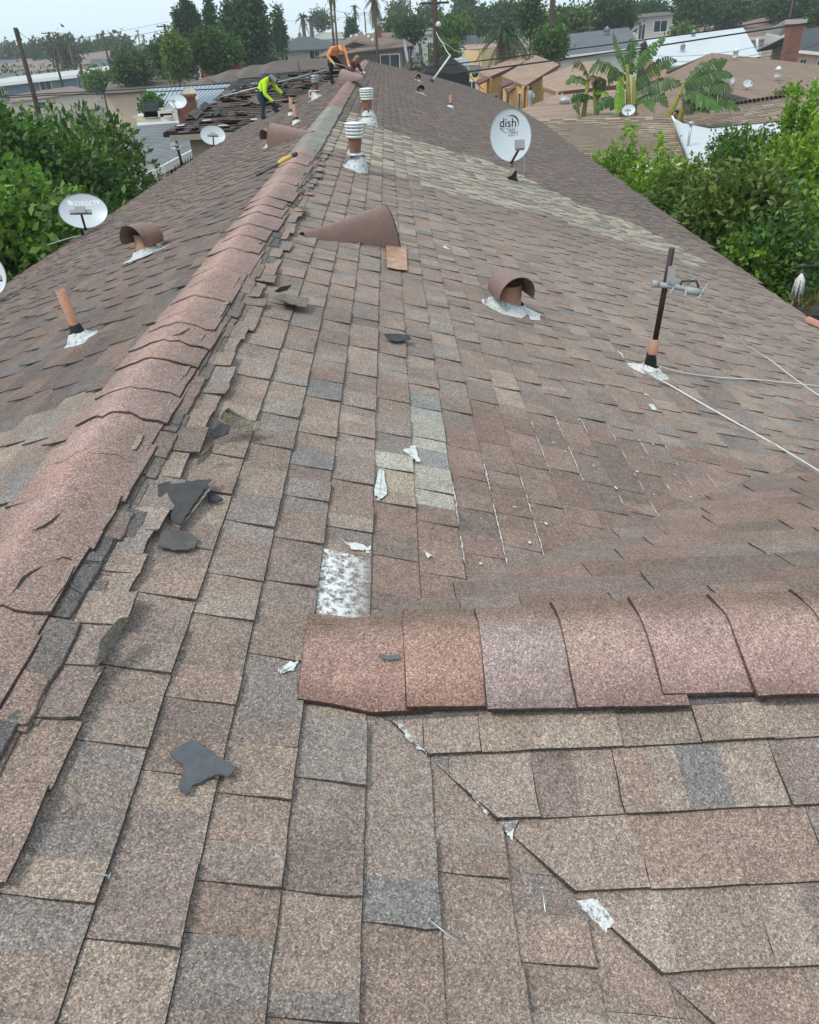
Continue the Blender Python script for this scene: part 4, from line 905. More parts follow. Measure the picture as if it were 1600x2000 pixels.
# ---------------------------------------------------------------- people at work
def person(name, M, joints, bones, regions, mats, label, hoodseg=None):
    """one continuous skinned body; faces take the material of the nearest bone"""
    me = bpy.data.meshes.new(name); idx = {k: i for i, k in enumerate(joints)}
    me.from_pydata([joints[k][:3] for k in joints], [(idx[a], idx[b]) for a, b in bones], []); 
    o = bpy.data.objects.new(name, me); COL.objects.link(o)
    md = o.modifiers.new('skin', 'SKIN'); md.use_smooth_shade = True
    for k, sv in zip(joints, me.skin_vertices[0].data): r = joints[k][3]; sv.radius = r if isinstance(r, tuple) else (r, r)
    me.skin_vertices[0].data[0].use_root = True
    sb = o.modifiers.new('sub', 'SUBSURF'); sb.levels = 2; sb.render_levels = 2
    dg = bpy.context.evaluated_depsgraph_get(); nm = bpy.data.meshes.new_from_object(o.evaluated_get(dg))
    o.modifiers.clear(); o.data = nm; bpy.data.meshes.remove(me)
    nm.materials.clear()
    for m in mats: nm.materials.append(m)
    segs = [(Vector(joints[a][:3]), Vector(joints[b][:3]), regions.get((a, b), 0)) for a, b in bones]
    for p in nm.polygons:
        c = p.center; best = (9, 0)
        for a, b, r in segs:
            ab = b - a; t = max(0, min(1, (c - a).dot(ab) / max(ab.length_squared, 1e-9))); d = (c - a - ab * t).length
            if d < best[0]: best = (d, r)
        p.material_index = best[1]; p.use_smooth = True
    at = nm.attributes.new('tint', 'FLOAT_COLOR', 'POINT'); at.data.foreach_set('color', np.ones(len(nm.vertices) * 4, np.float32))
    o.matrix_world = M; o.name = name
    return tag(o, label, 'person')
def cloth(name, col): return mat_plain(name, col, 0.85, var=0.12, scale=12, fine=90)
M_SKIN = cloth('skin', (0.30, 0.17, 0.11)); M_JEAN = cloth('blue_jeans', (0.035, 0.055, 0.085)); M_BLACKC = cloth('black_cloth', (0.018, 0.018, 0.02)); M_LIME = cloth('lime_cloth', (0.50, 0.80, 0.03)); M_ORANGE = cloth('orange_cloth', (0.74, 0.30, 0.11)); M_GREYCAP = cloth('grey_beanie', (0.16, 0.18, 0.21)); M_GLOVEW = cloth('pale_gloves', (0.55, 0.52, 0.42)); M_GLOVEB = cloth('dark_gloves', (0.035, 0.035, 0.035)); M_BOOT = cloth('boots', (0.03, 0.025, 0.022)); M_MAROON = cloth('maroon_cloth', (0.13, 0.045, 0.05)); M_WHITEC = cloth('white_cloth', (0.62, 0.61, 0.6))
def hand(J, B, R, key, w, d, side, reg):
    """palm and five bent fingers at wrist w pointing along d"""
    w = Vector(w); d = Vector(d).normalized(); s = d.cross(Vector((0, 0, 1)));
    if s.length < 0.1: s = Vector((0, 1, 0))
    s.normalize(); u = s.cross(d)
    pm = w + d * 0.06; J[key + 'palm'] = (*pm, (0.036, 0.022)); B.append((key, key + 'palm')); R[(key, key + 'palm')] = reg
    for i in range(4):
        b = w + d * 0.085 + s * (0.022 - 0.0145 * i); L = (0.03, 0.034, 0.032, 0.025)[i]
        J[f'{key}f{i}a'] = (*b, 0.0095); J[f'{key}f{i}b'] = (*(b + d * L - u * 0.012), 0.0085); J[f'{key}f{i}c'] = (*(b + d * L * 1.3 - u * 0.038), 0.0075)
        for a, c in ((key + 'palm', f'{key}f{i}a'), (f'{key}f{i}a', f'{key}f{i}b'), (f'{key}f{i}b', f'{key}f{i}c')): B.append((a, c)); R[(a, c)] = reg
    th = w + d * 0.035 + s * 0.036 * side; t2 = th + d * 0.035 + s * 0.014 * side - u * 0.015
    J[key + 't1'] = (*th, 0.011); J[key + 't2'] = (*t2, 0.009)
    B.append((key + 'palm', key + 't1')); B.append((key + 't1', key + 't2')); R[(key + 'palm', key + 't1')] = reg; R[(key + 't1', key + 't2')] = reg
def bent_body(hips, chest, neck, head, shN, elN, haN, shF, elF, haF, knN, anN, knF, anF, S_=1.0, face_dir=(1, 0, -0.5)):
    hips, chest, neck, head = map(Vector, (hips, chest, neck, head)); J = {}; B = []; R = {}
    def j(k, p, r): J[k] = (*p, r)
    j('hips', hips, (0.15, 0.125)); j('belly', hips.lerp(chest, 0.45) + Vector((0, 0, .02)), (0.15, 0.12)); j('chest', chest, (0.17, 0.125)); j('neck', neck, 0.068); j('head', head, (0.092, 0.098)); j('crown', head + (head - neck).normalized() * 0.075, (0.075, 0.08))
    fd = Vector(face_dir).normalized(); j('nose', head + fd * 0.105 - (head - neck).normalized() * 0.0, 0.02)
    for a, b, r in (('hips', 'belly', 1), ('belly', 'chest', 1), ('chest', 'neck', 2), ('neck', 'head', 2), ('head', 'crown', 4), ('head', 'nose', 3)): B.append((a, b)); R[(a, b)] = r
    for k, sh, el, ha in (('N', shN, elN, haN), ('F', shF, elF, haF)):
        j('sh' + k, sh, 0.075); j('el' + k, el, 0.055); j('wr' + k, ha, 0.038)
        for a, b, r in (('chest', 'sh' + k, 1), ('sh' + k, 'el' + k, 1), ('el' + k, 'wr' + k, 1)): B.append((a, b)); R[(a, b)] = r
        hand(J, B, R, 'wr' + k, ha, Vector(ha) - Vector(el), 1 if k == 'N' else -1, 5)
    for k, kn, an, sy in (('N', knN, anN, -0.10), ('F', knF, anF, 0.10)):
        hp = hips + Vector((0.0, sy, -0.07)); j('hp' + k, hp, 0.105); j('kn' + k, kn, 0.07); j('an' + k, an, 0.047); an = Vector(an); j('toe' + k, an + Vector((0.15, 0, -0.05)), (0.045, 0.035)); j('heel' + k, an + Vector((-0.03, 0, -0.05)), 0.042)
        for a, b, r in (('hips', 'hp' + k, 6), ('hp' + k, 'kn' + k, 6), ('kn' + k, 'an' + k, 6), ('an' + k, 'toe' + k, 7), ('an' + k, 'heel' + k, 7)): B.append((a, b)); R[(a, b)] = r
    return J, B, R
def shovel(M, a, b, blade_dir, label):
    t = thing('roofing_shovel', label, 'shovel', M); a, b = Vector(a), Vector(b)
    m = MB(); m.tube([a, b], 0.017, 8); m.build('handle', mat_plain('ash_wood', (0.36, 0.22, 0.12), 0.6), t)
    d = Vector(blade_dir).normalized(); s = d.cross(Vector((0, 0, 1))).normalized(); m = MB()
    vs = [b + s * x * 0.12 + d * y for y in (0, 0.16, 0.3) for x in (-1, 0, 1)]; m.add(vs + [v - Vector((0, 0, .008)) for v in vs], [(0, 1, 4, 3), (1, 2, 5, 4), (3, 4, 7, 6), (4, 5, 8, 7), (9, 10, 13, 12), (10, 11, 14, 13), (12, 13, 16, 15), (13, 14, 17, 16)]); m.build('blade', M_DARKMET, t)
# worker in lime: bent to the right, knees a little bent
SG = 1.08
fG = Vector(on_left(517, 233)); MG = T3(*fG) @ RZ(-0.12) @ Matrix.Scale(SG, 4)
J, B, R = bent_body((-0.03, 0, 0.66), (0.20, -0.02, 0.97), (0.33, -0.03, 1.0), (0.43, -0.05, 0.93), (0.20, -0.20, 0.93), (0.17, -0.27, 0.62), (0.36, -0.24, 0.44), (0.28, 0.17, 0.93), (0.42, 0.16, 0.70), (0.58, 0.06, 0.60), (0.04, -0.11, 0.37), (-0.02, -0.10, 0.06), (0.24, 0.12, 0.42), (0.33, 0.14, 0.17), 1, (0.5, -0.1, -0.8))
person('person', MG, J, B, R, [M_LIME, M_LIME, M_GREYCAP, M_SKIN, M_GREYCAP, M_GLOVEB, M_JEAN, M_BOOT], 'worker in lime green shirt and grey beanie bent over prying up shingles')
shovel(MG, (0.26, -0.30, 0.44), (0.86, 0.16, 0.46), (0.8, 0.3, -0.45), 'shovel in the hands of the worker in lime')
P = MG @ Vector((0.62, 0.05, 0.62)); n = 7; vs = []
for i in range(n + 1):
    f = i / n
    for e in (0, 1): vs.append(P + Vector((0.5 * f * SG + 0.03 * e, -0.02 * e, (-0.02 - 0.42 * f ** 0.9) * SG - e * (0.28 * f + 0.05) * SG + 0.03 * math.sin(i * 2))))
tag(MB().add(vs + [v + Vector((0, .02, 0)) for v in vs], [(2 * i, 2 * i + 1, 2 * i + 3, 2 * i + 2) for i in range(n)] + [(2 * i + 16, 2 * i + 17, 2 * i + 19, 2 * i + 18) for i in range(n)]).build('felt_sheet', M_FELT), 'sheet of black felt being pulled up by the worker in lime', 'felt sheet')
# worker in orange hood
SO = 0.88
fO = Vector(on_left(652, 164)); MO = T3(*fO) @ RZ(-0.25) @ Matrix.Scale(SO, 4)
J, B, R = bent_body((0.03, 0.06, 0.80), (0.22, -0.02, 1.08), (0.33, -0.08, 1.06), (0.40, -0.13, 0.97), (0.10, -0.20, 1.03), (-0.04, -0.25, 0.80), (0.13, -0.30, 0.64), (0.40, 0.10, 1.05), (0.52, 0.0, 0.78), (0.62, -0.10, 0.54), (-0.04, -0.06, 0.42), (-0.04, -0.06, 0.06), (0.34, 0.20, 0.45), (0.42, 0.24, 0.12), 1, (0.35, -0.6, -0.7))
person('person', MO, J, B, R, [M_ORANGE, M_ORANGE, M_ORANGE, M_SKIN, M_ORANGE, M_GLOVEW, M_BLACKC, M_BOOT], 'worker in orange hooded top and black trousers bent over near the ridge end')
shovel(MO, (0.02, -0.32, 0.66), (0.72, -0.14, 0.46), (0.8, 0.2, -0.5), 'shovel gripped by the worker in orange')
MR = T3(*(MO @ Vector((0.30, 0.9, -0.12)))) @ RZ(-0.4) @ Matrix.Scale(SO, 4)
J, B, R = bent_body((0.0, 0.0, 0.42), (0.22, -0.02, 0.66), (0.30, -0.03, 0.76), (0.36, -0.05, 0.86), (0.18, -0.2, 0.68), (0.22, -0.26, 0.44), (0.42, -0.2, 0.38), (0.26, 0.18, 0.68), (0.36, 0.2, 0.46), (0.5, 0.1, 0.40), (0.26, -0.13, 0.42), (0.10, -0.12, 0.08), (0.26, 0.13, 0.42), (0.12, 0.13, 0.08), 1, (0.8, -0.4, -0.4))
person('person', MR, J, B, R, [M_WHITEC, M_MAROON, M_SKIN, M_SKIN, M_GREYCAP, M_GLOVEW, M_MAROON, M_BOOT], 'crouching worker in maroon half hidden behind the one in orange')
# ---------------------------------------------------------------- ground
g = MB(); g.add([(-900, -150, 0), (900, -150, 0), (900, 1080, 0), (-900, 1080, 0)], [(0, 1, 2, 3)])
ng = NB('ground_soil'); c = ng.mul(ng.ramp(ng.noise(0.05, 5, 0.6), [(0.3, (0.10, 0.10, 0.06)), (0.5, (0.17, 0.15, 0.12)), (0.7, (0.22, 0.21, 0.19))]), ng.ramp(ng.noise(1.2, 4), [(0.2, 0.7), (0.8, 1.2)]))
tag(g.build('ground', ng.done(c, 0.95)), 'yards and bare ground between the houses', kind='structure')
# ---------------------------------------------------------------- foliage
def leaves(centers, out, size, cols, n_per=1, spread=0.0, aspect=0.45, droop=0.25, rnd=None):
    """numpy leaf blades: returns verts, quads, tints"""
    r = rnd or nrg; N = len(centers) * n_per
    c = np.repeat(centers, n_per, 0) + r.normal(0, 1, (N, 3)) * spread
    d = np.repeat(out, n_per, 0) + r.normal(0, 0.75, (N, 3)); d[:, 2] -= droop * r.random(N)
    d /= np.linalg.norm(d, axis=1, keepdims=True) + 1e-9
    s = np.cross(d, r.normal(0, 1, (N, 3))); s /= np.linalg.norm(s, axis=1, keepdims=True) + 1e-9
    nrm = np.cross(d, s)
    L = size * r.uniform(0.6, 1.35, (N, 1)); W = L * aspect * r.uniform(0.8, 1.2, (N, 1))
    v = np.stack([c, c + d * L * 0.45 + s * W * 0.5 + nrm * W * 0.12, c + d * L - nrm * L * 0.08, c + d * L * 0.45 - s * W * 0.5 + nrm * W * 0.12], 1).reshape(-1, 3)
    q = np.arange(N * 4).reshape(N, 4)
    cols = np.array(cols); ci = r.integers(0, len(cols), N); col = cols[ci] * r.uniform(0.7, 1.3, (N, 1))
    t = np.concatenate([np.repeat(col, 4, 0), np.ones((N * 4, 1))], 1)
    return v, q, t
def crown_pts(blobs, n, hollow=0.55, r=None):
    r = r or nrg; vol = np.array([b[1][0] * b[1][1] * b[1][2] for b in blobs]) ** 0.67; pr = vol / vol.sum(); k = r.choice(len(blobs), n, p=pr)
    d = r.normal(0, 1, (n, 3)); d /= np.linalg.norm(d, axis=1, keepdims=True)
    rad = (hollow + (1 - hollow) * r.random((n, 1)) ** 0.6) * (1 + r.normal(0, 0.02, (n, 1)))
    C = np.array([blobs[i][0] for i in k]); R = np.array([blobs[i][1] for i in k])
    return C + d * rad * R, d
def lumps(c, R, n, f=0.5, seed=0):
    """split an ellipsoid into overlapping lumps"""
    r = np.random.default_rng(seed); out = [(c, (R[0] * 0.72, R[1] * 0.72, R[2] * 0.72))]
    for i in range(n):
        d = r.normal(0, 1, 3); d /= np.linalg.norm(d); d[2] = d[2] * 0.9 + 0.1; k = f * r.uniform(0.65, 1.15)
        out.append(((c[0] + d[0] * R[0] * 0.68, c[1] + d[1] * R[1] * 0.68, c[2] + d[2] * R[2] * 0.68), (R[0] * k, R[1] * k, R[2] * k)))
    return out
def tree(name, label, base, blobs, n_clump, per, size, cols, trunk_r=0.15, cat='tree', spread=None, mat=None, hollow=0.5, shoots=0, aspect=0.45, group=None, shoot_h=0.8, trunk_tint=(1, 1, 1), droop=.25):
    t = thing(name, label, cat, T3(*base), group); b0 = Vector(base)
    cz = min(b[0][2] - b[1][2] for b in blobs); top = max(blobs, key=lambda b: b[1][0])[0]; m = MB(); P0 = Vector((0, 0, 0)); P1 = Vector(top) - b0
    mid = P0.lerp(P1, 0.5) + Vector((rng.uniform(-.1, .1), 0, 0)) * trunk_r * 5
    m.tube([P0, mid, P1], [trunk_r, trunk_r * 0.75, trunk_r * 0.45], 8, tint=trunk_tint)
    for b in blobs[1:9]:
        m.tube([mid.lerp(P1, rng.random()), (Vector(b[0]) - b0)], [trunk_r * 0.4, trunk_r * 0.12], 6, tint=trunk_tint)
    m.build('trunk', M_BARK, t)
    pts, out = crown_pts(blobs, n_clump, hollow); out = out * 0.7 + np.array([0, 0, 0.25])
    v, q, tn = leaves(pts, out, size, cols, per, spread if spread is not None else size * 1.1, aspect, droop)
    if shoots:
        sp, so_ = crown_pts(blobs, shoots * 3, 0.92); sel = np.argsort(-sp[:, 2])[:shoots]; allp = []; allo = []
        for i in sel:
            h = shoot_h * nrg.uniform(0.4, 1.1); k = int(18 * h / 0.5)
            zz = nrg.random(k) * h; ang = nrg.random(k) * 6.28
            allp.append(sp[i] + np.stack([zz * nrg.normal(0, .06) + .01 * np.cos(ang), .01 * np.sin(ang), zz], 1)); allo.append(np.stack([np.cos(ang), np.sin(ang), np.full(k, 0.7)], 1))
        v2, q2, t2 = leaves(np.concatenate(allp), np.concatenate(allo), size, cols[-2:], 2, size * .2, aspect, 0)
        t2[:, :3] *= 1.25; q = np.concatenate([q, q2 + len(v)]); v = np.concatenate([v, v2]); tn = np.concatenate([tn, t2])
    v = v - np.array(base)
    o = arr_mesh('crown', v, q, tn, mat or M_LEAF, t)
    return t
DK = [(0.03, 0.082, 0.018), (0.045, 0.112, 0.023), (0.07, 0.152, 0.03), (0.11, 0.20, 0.04)]
LG = [(0.05, 0.12, 0.022), (0.08, 0.165, 0.03), (0.11, 0.20, 0.045)]
LIME = [(0.085, 0.17, 0.02), (0.135, 0.24, 0.024), (0.175, 0.295, 0.03), (0.225, 0.335, 0.04)]
OLV = [(0.05, 0.10, 0.022), (0.08, 0.145, 0.028), (0.12, 0.185, 0.038), (0.18, 0.215, 0.055)]
FAR = [(0.035, 0.075, 0.028), (0.05, 0.095, 0.035), (0.07, 0.115, 0.045)]
FARD = [(0.03, 0.075, 0.032), (0.045, 0.095, 0.038), (0.062, 0.115, 0.045)]
# left: dark citrus tree and pale leafy shrub
c = (-11.0, 20.5, 4.0)
tree('citrus_tree', 'dense dark green citrus tree rising beyond the eave across the ridge', (-11.0, 20.5, 0), lumps(c, (4.1, 4.2, 2.7), 24, 0.45, 3) + [((-14.0, 18.5, 4.2), (2.8, 2.6, 2.6)), ((-9.6, 25.0, 4.2), (2.2, 2.2, 2.0)), ((-8.2, 19.0, 3.0), (2.0, 2.5, 1.9))], 11000, 9, 0.22, DK, 0.25, spread=0.18, hollow=0.66, shoots=40, shoot_h=0.2)
cs_ = at_y(48, 440, 13.0)
tree('leafy_shrub', 'pale green leafy shrub in front of the dark citrus tree', (cs_[0] - .3, cs_[1], 0), lumps((cs_[0] - .3, cs_[1], cs_[2] - .2), (1.25, 1.5, 1.25), 14, 0.45, 5) + [((cs_[0] - .5, cs_[1] - 1.6, cs_[2] - 1.2), (1.0, 1.2, 1.2)), ((cs_[0] - 1.2, cs_[1] + .5, cs_[2] - 1.4), (1.4, 1.4, 1.6))], 1300, 12, 0.17, [(c[0] * 1.35, c[1] * 1.25, c[2] * 1.2) for c in LG], 0.09, 'shrub', spread=0.15, shoots=14, aspect=0.5, droop=0.7, shoot_h=.6)
# right: hedge shrubs beyond the eave
def at_px(x, y, Y): return at_y(x, y, Y)
def shrub(px, py, Y, r, label, cols, n, size=0.13, shoots=18, seed=1, sh=0.6, name='hedge_shrub', per=11, hol=0.5, zb=None):
    c = at_px(px, py, Y); bl = lumps(c, (r, r, r * 1.1), 13, 0.45, seed); bl.append(((c[0], c[1], c[2] - r * 1.3), (r * 0.8, r * 0.8, r * 1.2)))
    return tree(name, label, (c[0], c[1], 0), bl, n, per, size, cols, 0.06, 'shrub', spread=size * 1.0, shoots=shoots, shoot_h=sh, hollow=hol)
shrub(1200, 378, 22.5, 1.0, 'small lime green shrub where the hedge meets the far eave', LIME[:3], 520, 0.13, 14, 11, 0.7)
shrub(1270, 398, 20.5, 1.15, 'lime green shrub in front of the cream patio roof', LIME, 700, 0.14, 18, 12, 0.7)
shrub(1345, 420, 18.2, 0.95, 'mid green shrub at the foot of the olive one', OLV + LIME[:1], 520, 0.14, 10, 13, 0.4)
shrub(1420, 455, 15.2, 1.12, 'largest olive green shrub beside the eave', OLV, 1100, 0.155, 16, 14, 0.35)
shrub(1445, 322, 23, 0.95, 'dark small leaved shrub behind the olive one', DK[1:], 900, 0.12, 14, 15, 0.35)
shrub(1535, 385, 17.5, 1.05, 'bright lime shrub at the right end of the hedge', LIME, 800, 0.15, 20, 16, 0.6)
shrub(1590, 430, 15.2, 0.95, 'lime shrub cut by the picture edge', LIME, 700, 0.15, 14, 17, 0.5)
shrub(1570, 300, 22.5, 1.0, 'tall lime shoots standing above the hedge', LIME[:3], 600, 0.14, 24, 18, 1.1)
shrub(1515, 520, 13.4, 0.85, 'dark shaded shrub low beside the near eave', DK, 600, 0.14, 6, 19, 0.3)
shrub(1460, 540, 13.2, 0.6, 'low bright shrub peeping over the near eave', LIME[:3], 260, 0.13, 6, 20, 0.3)
# ---------------------------------------------------------------- banana plants
M_BAN = mat_leaf('banana_leaf', 0.4)
def banana_leaf(parent, base, p0, p1, p2, w, col, seed, tears=16):
    w *= 1.4
    r = random.Random(seed); P = [Vector(p0), Vector(p1), Vector(p2)]; m = MB(); n = tears; mid = []
    for i in range(n + 1):
        f = i / n; mid.append(P[0] * (1 - f) ** 2 + P[1] * 2 * f * (1 - f) + P[2] * f * f)
    d = (P[2] - P[0]).normalized(); s = d.cross(Vector((0, 0, 1)));
    if s.length < .2: s = Vector((1, 0.3, 0))
    s.normalize(); view = Vector((0.35, -0.9, 0.1)); s = (s * 0.55 + d.cross(view).normalized() * 0.75).normalized()
    for i in range(n):
        f = (i + 0.5) / n; ww = w * math.sin(math.pi * min(1, f * 0.92 + 0.09)) ** 0.6
        for sd in (-1, 1):
            a, b = mid[i], mid[i + 1].lerp(mid[i], r.uniform(0.0, 0.22)); wl = ww * r.uniform(0.8, 1.08); tip = d * ww * 0.35
            o1 = a + s * sd * wl + tip + Vector((0, 0, -wl * r.uniform(0.15, 0.6))); o2 = b + s * sd * wl * r.uniform(.85, 1) + tip + Vector((0, 0, -wl * r.uniform(0.15, 0.6)))
            k = r.uniform(0.75, 1.25); m.add([a, b, (b + o2) / 2 + Vector((0, 0, .05 * w)), o2, o1, (a + o1) / 2 + Vector((0, 0, .05 * w))], [(0, 1, 2, 5), (5, 2, 3, 4)], None, (col[0] * k, col[1] * k, col[2] * k))
    m.tube(mid, [0.03] * (n // 2) + [0.015] * (n + 1 - n // 2), 5, tint=(0.16, 0.22, 0.05))
    m2 = MB(); m2.v = [tuple(Vector(v) - Vector(base)) for v in m.v]; m2.f = m.f; m2.s = m.s; m2.mi = m.mi; m2.t = m.t
    m2.build('leaf', M_BAN, parent)
def banana(label, base_px, Y, stems, lv):
    b = at_px(*base_px, Y); base = (b[0], b[1], 0); t = thing('banana_plant', label, 'banana plant', T3(*base)); m = MB()
    for (x0, y0, x1, y1) in stems: m.tube([Vector(at_px(x0, y0, Y)) - Vector((b[0], b[1], 0)) - Vector((0, 0, 2.5)), Vector(at_px(x0, y0, Y)) - Vector(base), Vector(at_px(x1, y1, Y)) - Vector(base)], [0.16, 0.14, 0.08], 10, tint=(1.6, 1.6, 0.7))
    m.build('stem', mat_plain('banana_stem', (0.13, 0.13, 0.045), 0.7, var=0.3, tinted=True), t)
    for i, (q0, q1, q2, w, col, dy) in enumerate(lv): banana_leaf(t, base, at_px(*q0, Y), at_px(*q1, Y + dy * .5), at_px(*q2, Y + dy), w, col, i + base_px[0])
BG, BL, BY, BD = (0.045, 0.105, 0.025), (0.075, 0.16, 0.035), (0.18, 0.32, 0.035), (0.12, 0.10, 0.055)
banana('tall banana plant with upright leaves behind the shake roof', (1222, 222), 44, [(1228, 205, 1225, 125), (1215, 215, 1216, 150), (1240, 210, 1238, 150)],
       [((1222, 140), (1210, 105), (1198, 62), .26, BL, 0), ((1230, 145), (1232, 110), (1234, 75), .24, BG, .5), ((1236, 140), (1265, 95), (1302, 70), .22, BL, -.5), ((1216, 155), (1175, 95), (1148, 150), .28, BG, .3), ((1240, 165), (1285, 110), (1322, 118), .28, BG, -.4), ((1242, 178), (1300, 145), (1332, 165), .30, BG, -.8), ((1212, 150), (1212, 190), (1205, 226), .2, BY, -1.2), ((1220, 200), (1178, 180), (1162, 222), .26, BG, -1), ((1245, 195), (1285, 165), (1305, 210), .28, BG, -1), ((1228, 140), (1222, 100), (1246, 80), .2, BL, 1), ((1238, 205), (1268, 180), (1278, 222), .22, BL, -1.4), ((1224, 150), (1196, 120), (1188, 170), .24, BG, .8)])
banana('leaning banana plant with broad torn leaves over the brown roof edge', (1312, 226), 42, [(1308, 226, 1336, 165), (1330, 222, 1345, 190)],
       [((1336, 168), (1370, 120), (1420, 117), .34, BG, 0), ((1338, 172), (1392, 130), (1432, 148), .26, BG, -.5), ((1338, 175), (1400, 150), (1432, 178), .32, BG, -.8), ((1338, 180), (1400, 165), (1446, 216), .34, BG, -1), ((1338, 182), (1375, 175), (1412, 216), .36, BL, -1.2), ((1345, 195), (1370, 190), (1385, 222), .3, BG, -1), ((1330, 180), (1352, 205), (1345, 224), .24, BD, -.6)])
banana('withered banana plant with brown hanging leaves beside the tan roof', (1146, 228), 45, [(1140, 225, 1150, 150), (1165, 222, 1160, 165)],
       [((1150, 150), (1128, 95), (1118, 140), .2, BD, 0), ((1150, 152), (1170, 130), (1168, 200), .24, BD, -.4), ((1150, 160), (1118, 140), (1105, 165), .2, BL, .3), ((1155, 165), (1185, 125), (1172, 190), .22, (0.11, 0.12, 0.05), -.7), ((1140, 190), (1115, 180), (1132, 226), .22, BG, -1), ((1158, 190), (1128, 175), (1118, 195), .18, BG, -.7), ((1160, 175), (1170, 170), (1190, 188), .18, BY, -1)])
# ---------------------------------------------------------------- neighbouring houses
RF = {}
def roofing(c, band=7.0):
    if c not in RF: RF[c] = mat_roofing('roofing_%d' % len(RF), c, 3.0, band)
    return RF[c]
WM = {}
def wallm(c):
    if c not in WM: WM[c] = mat_plain('render_%d' % len(WM), c, 0.9, var=0.07, scale=0.8, fine=8)
    return WM[c]
Q = lambda c: Vector(at_y(*c)) if len(c) == 3 else Vector(at_z(c[0], c[1], c[3]))
M_FRAMEW = mat_plain('window_frame_white', (0.7, 0.7, 0.68), 0.5, var=0.04)
def slab(m, pts, th=0.12):
    n = len(pts); m.add([tuple(p) for p in pts] + [(p.x, p.y, p.z - th) for p in pts], [tuple(range(n)), tuple(reversed(range(n, 2 * n)))] + [(i, i + n, (i + 1) % n + n, (i + 1) % n) for i in range(n)])
def px_house(name, label, faces, walls, cat='house', back=None, th=0.12):
    """faces: (material, corners); walls: (colour, (left corner, right corner), windows [(u0,u1,z0,z1 as fractions of wall height)], drop)"""
    allp = [Q(c) for _, cs in faces for c in cs] + [Q(c) for w_ in walls for c in w_[1]]
    base = Vector((sum(p.x for p in allp) / len(allp), sum(p.y for p in allp) / len(allp), 0)); t = thing(name, label, cat, T3(*base))
    for mt, cs in faces:
        m = MB(); pts = [Q(c) - base for c in cs]; slab(m, pts, th); m.build('roof', mt, t)
    if back:
        mt, a, b, dy, dz = back; a, b = Q(a) - base, Q(b) - base; m = MB(); dv = Vector((0, dy, -dz)); slab(m, [a + Vector((0, .01, .005)), b + Vector((0, .01, .005)), b + dv, a + dv], th); m.build('roof', mt, t)
    for w_ in walls:
        col, (a, b), wins = w_[:3]; inset = w_[3] if len(w_) > 3 else 0.3; zb = w_[4] if len(w_) > 4 else 0.0
        a, b = Q(a) - base, Q(b) - base; d = (b - a); d.z = 0; L = d.length; d.normalize(); nrm = Vector((d.y, -d.x, 0))
        if nrm.y > 0: nrm = -nrm
        a = a - nrm * inset; b = b - nrm * inset; m = MB(); a2, b2 = Vector((a.x, a.y, zb)), Vector((b.x, b.y, zb)); bk = -nrm * 0.2
        ta, tb = a - Vector((0, 0, .06)), b - Vector((0, 0, .06))
        m.add([a2, b2, tb, ta, a2 + bk, b2 + bk, tb + bk, ta + bk], [(0, 1, 2, 3), (5, 4, 7, 6), (4, 0, 3, 7), (1, 5, 6, 2), (3, 2, 6, 7)]); wo = m.build('wall', wallm(col), t)
        for (u0, u1, z0, z1) in wins:
            pa, pb = a.lerp(b, u0), a.lerp(b, u1); za, zt = zb + (pa.z - zb) * z0, zb + (pa.z - zb) * z1; W_ = (pb - pa).length; H_ = zt - za
            c0 = Vector(((pa.x + pb.x) / 2, (pa.y + pb.y) / 2, (za + zt) / 2)); M = Matrix((d, -nrm, Vector((0, 0, 1)))).transposed().to_4x4(); M.translation = c0
            f = 0.09 * min(1.5, max(0.6, W_)); m = MB()
            for (cx, cz, sx, sz) in ((0, H_ / 2, W_ + f, f), (0, -H_ / 2, W_ + f, f), (-W_ / 2, 0, f, H_ - f), (W_ / 2, 0, f, H_ - f), (0, 0, f * 0.6, H_ - f)): m.box((cx, -0.035, cz), (sx, 0.08, sz), M)
            wf = m.build('window', M_FRAMEW, t); m = MB(); m.box((0, -0.012, 0), (W_ - f * .5, 0.02, H_ - f * .5), M); m.build('pane', M_GLASS, wf)
    return t, base
def part(t, name, mat, fn):
    m = MB(); fn(m); return m.build(name, mat, t)
def boards(t, base, name, mat, segs, w=0.18, th=0.05):
    m = MB()
    for a, b in segs:
        a, b = Q(a) - base, Q(b) - base; up_ = Vector((0, 0, 1)); d = (b - a).normalized(); s = d.cross(up_).normalized() * th
        vs = [a + up_ * .03 + s, b + up_ * .03 + s, b + up_ * (.03 - w) + s, a + up_ * (.03 - w) + s, a + up_ * .03 - s, b + up_ * .03 - s, b + up_ * (.03 - w) - s, a + up_ * (.03 - w) - s]
        m.add(vs, [(0, 1, 2, 3), (5, 4, 7, 6), (4, 5, 1, 0), (3, 2, 6, 7), (4, 0, 3, 7), (1, 5, 6, 2)])
    return m.build(name, mat, t)
def bil(c, u, v): return c[0] * (1 - u) * (1 - v) + c[1] * u * (1 - v) + c[2] * u * v + c[3] * (1 - u) * v
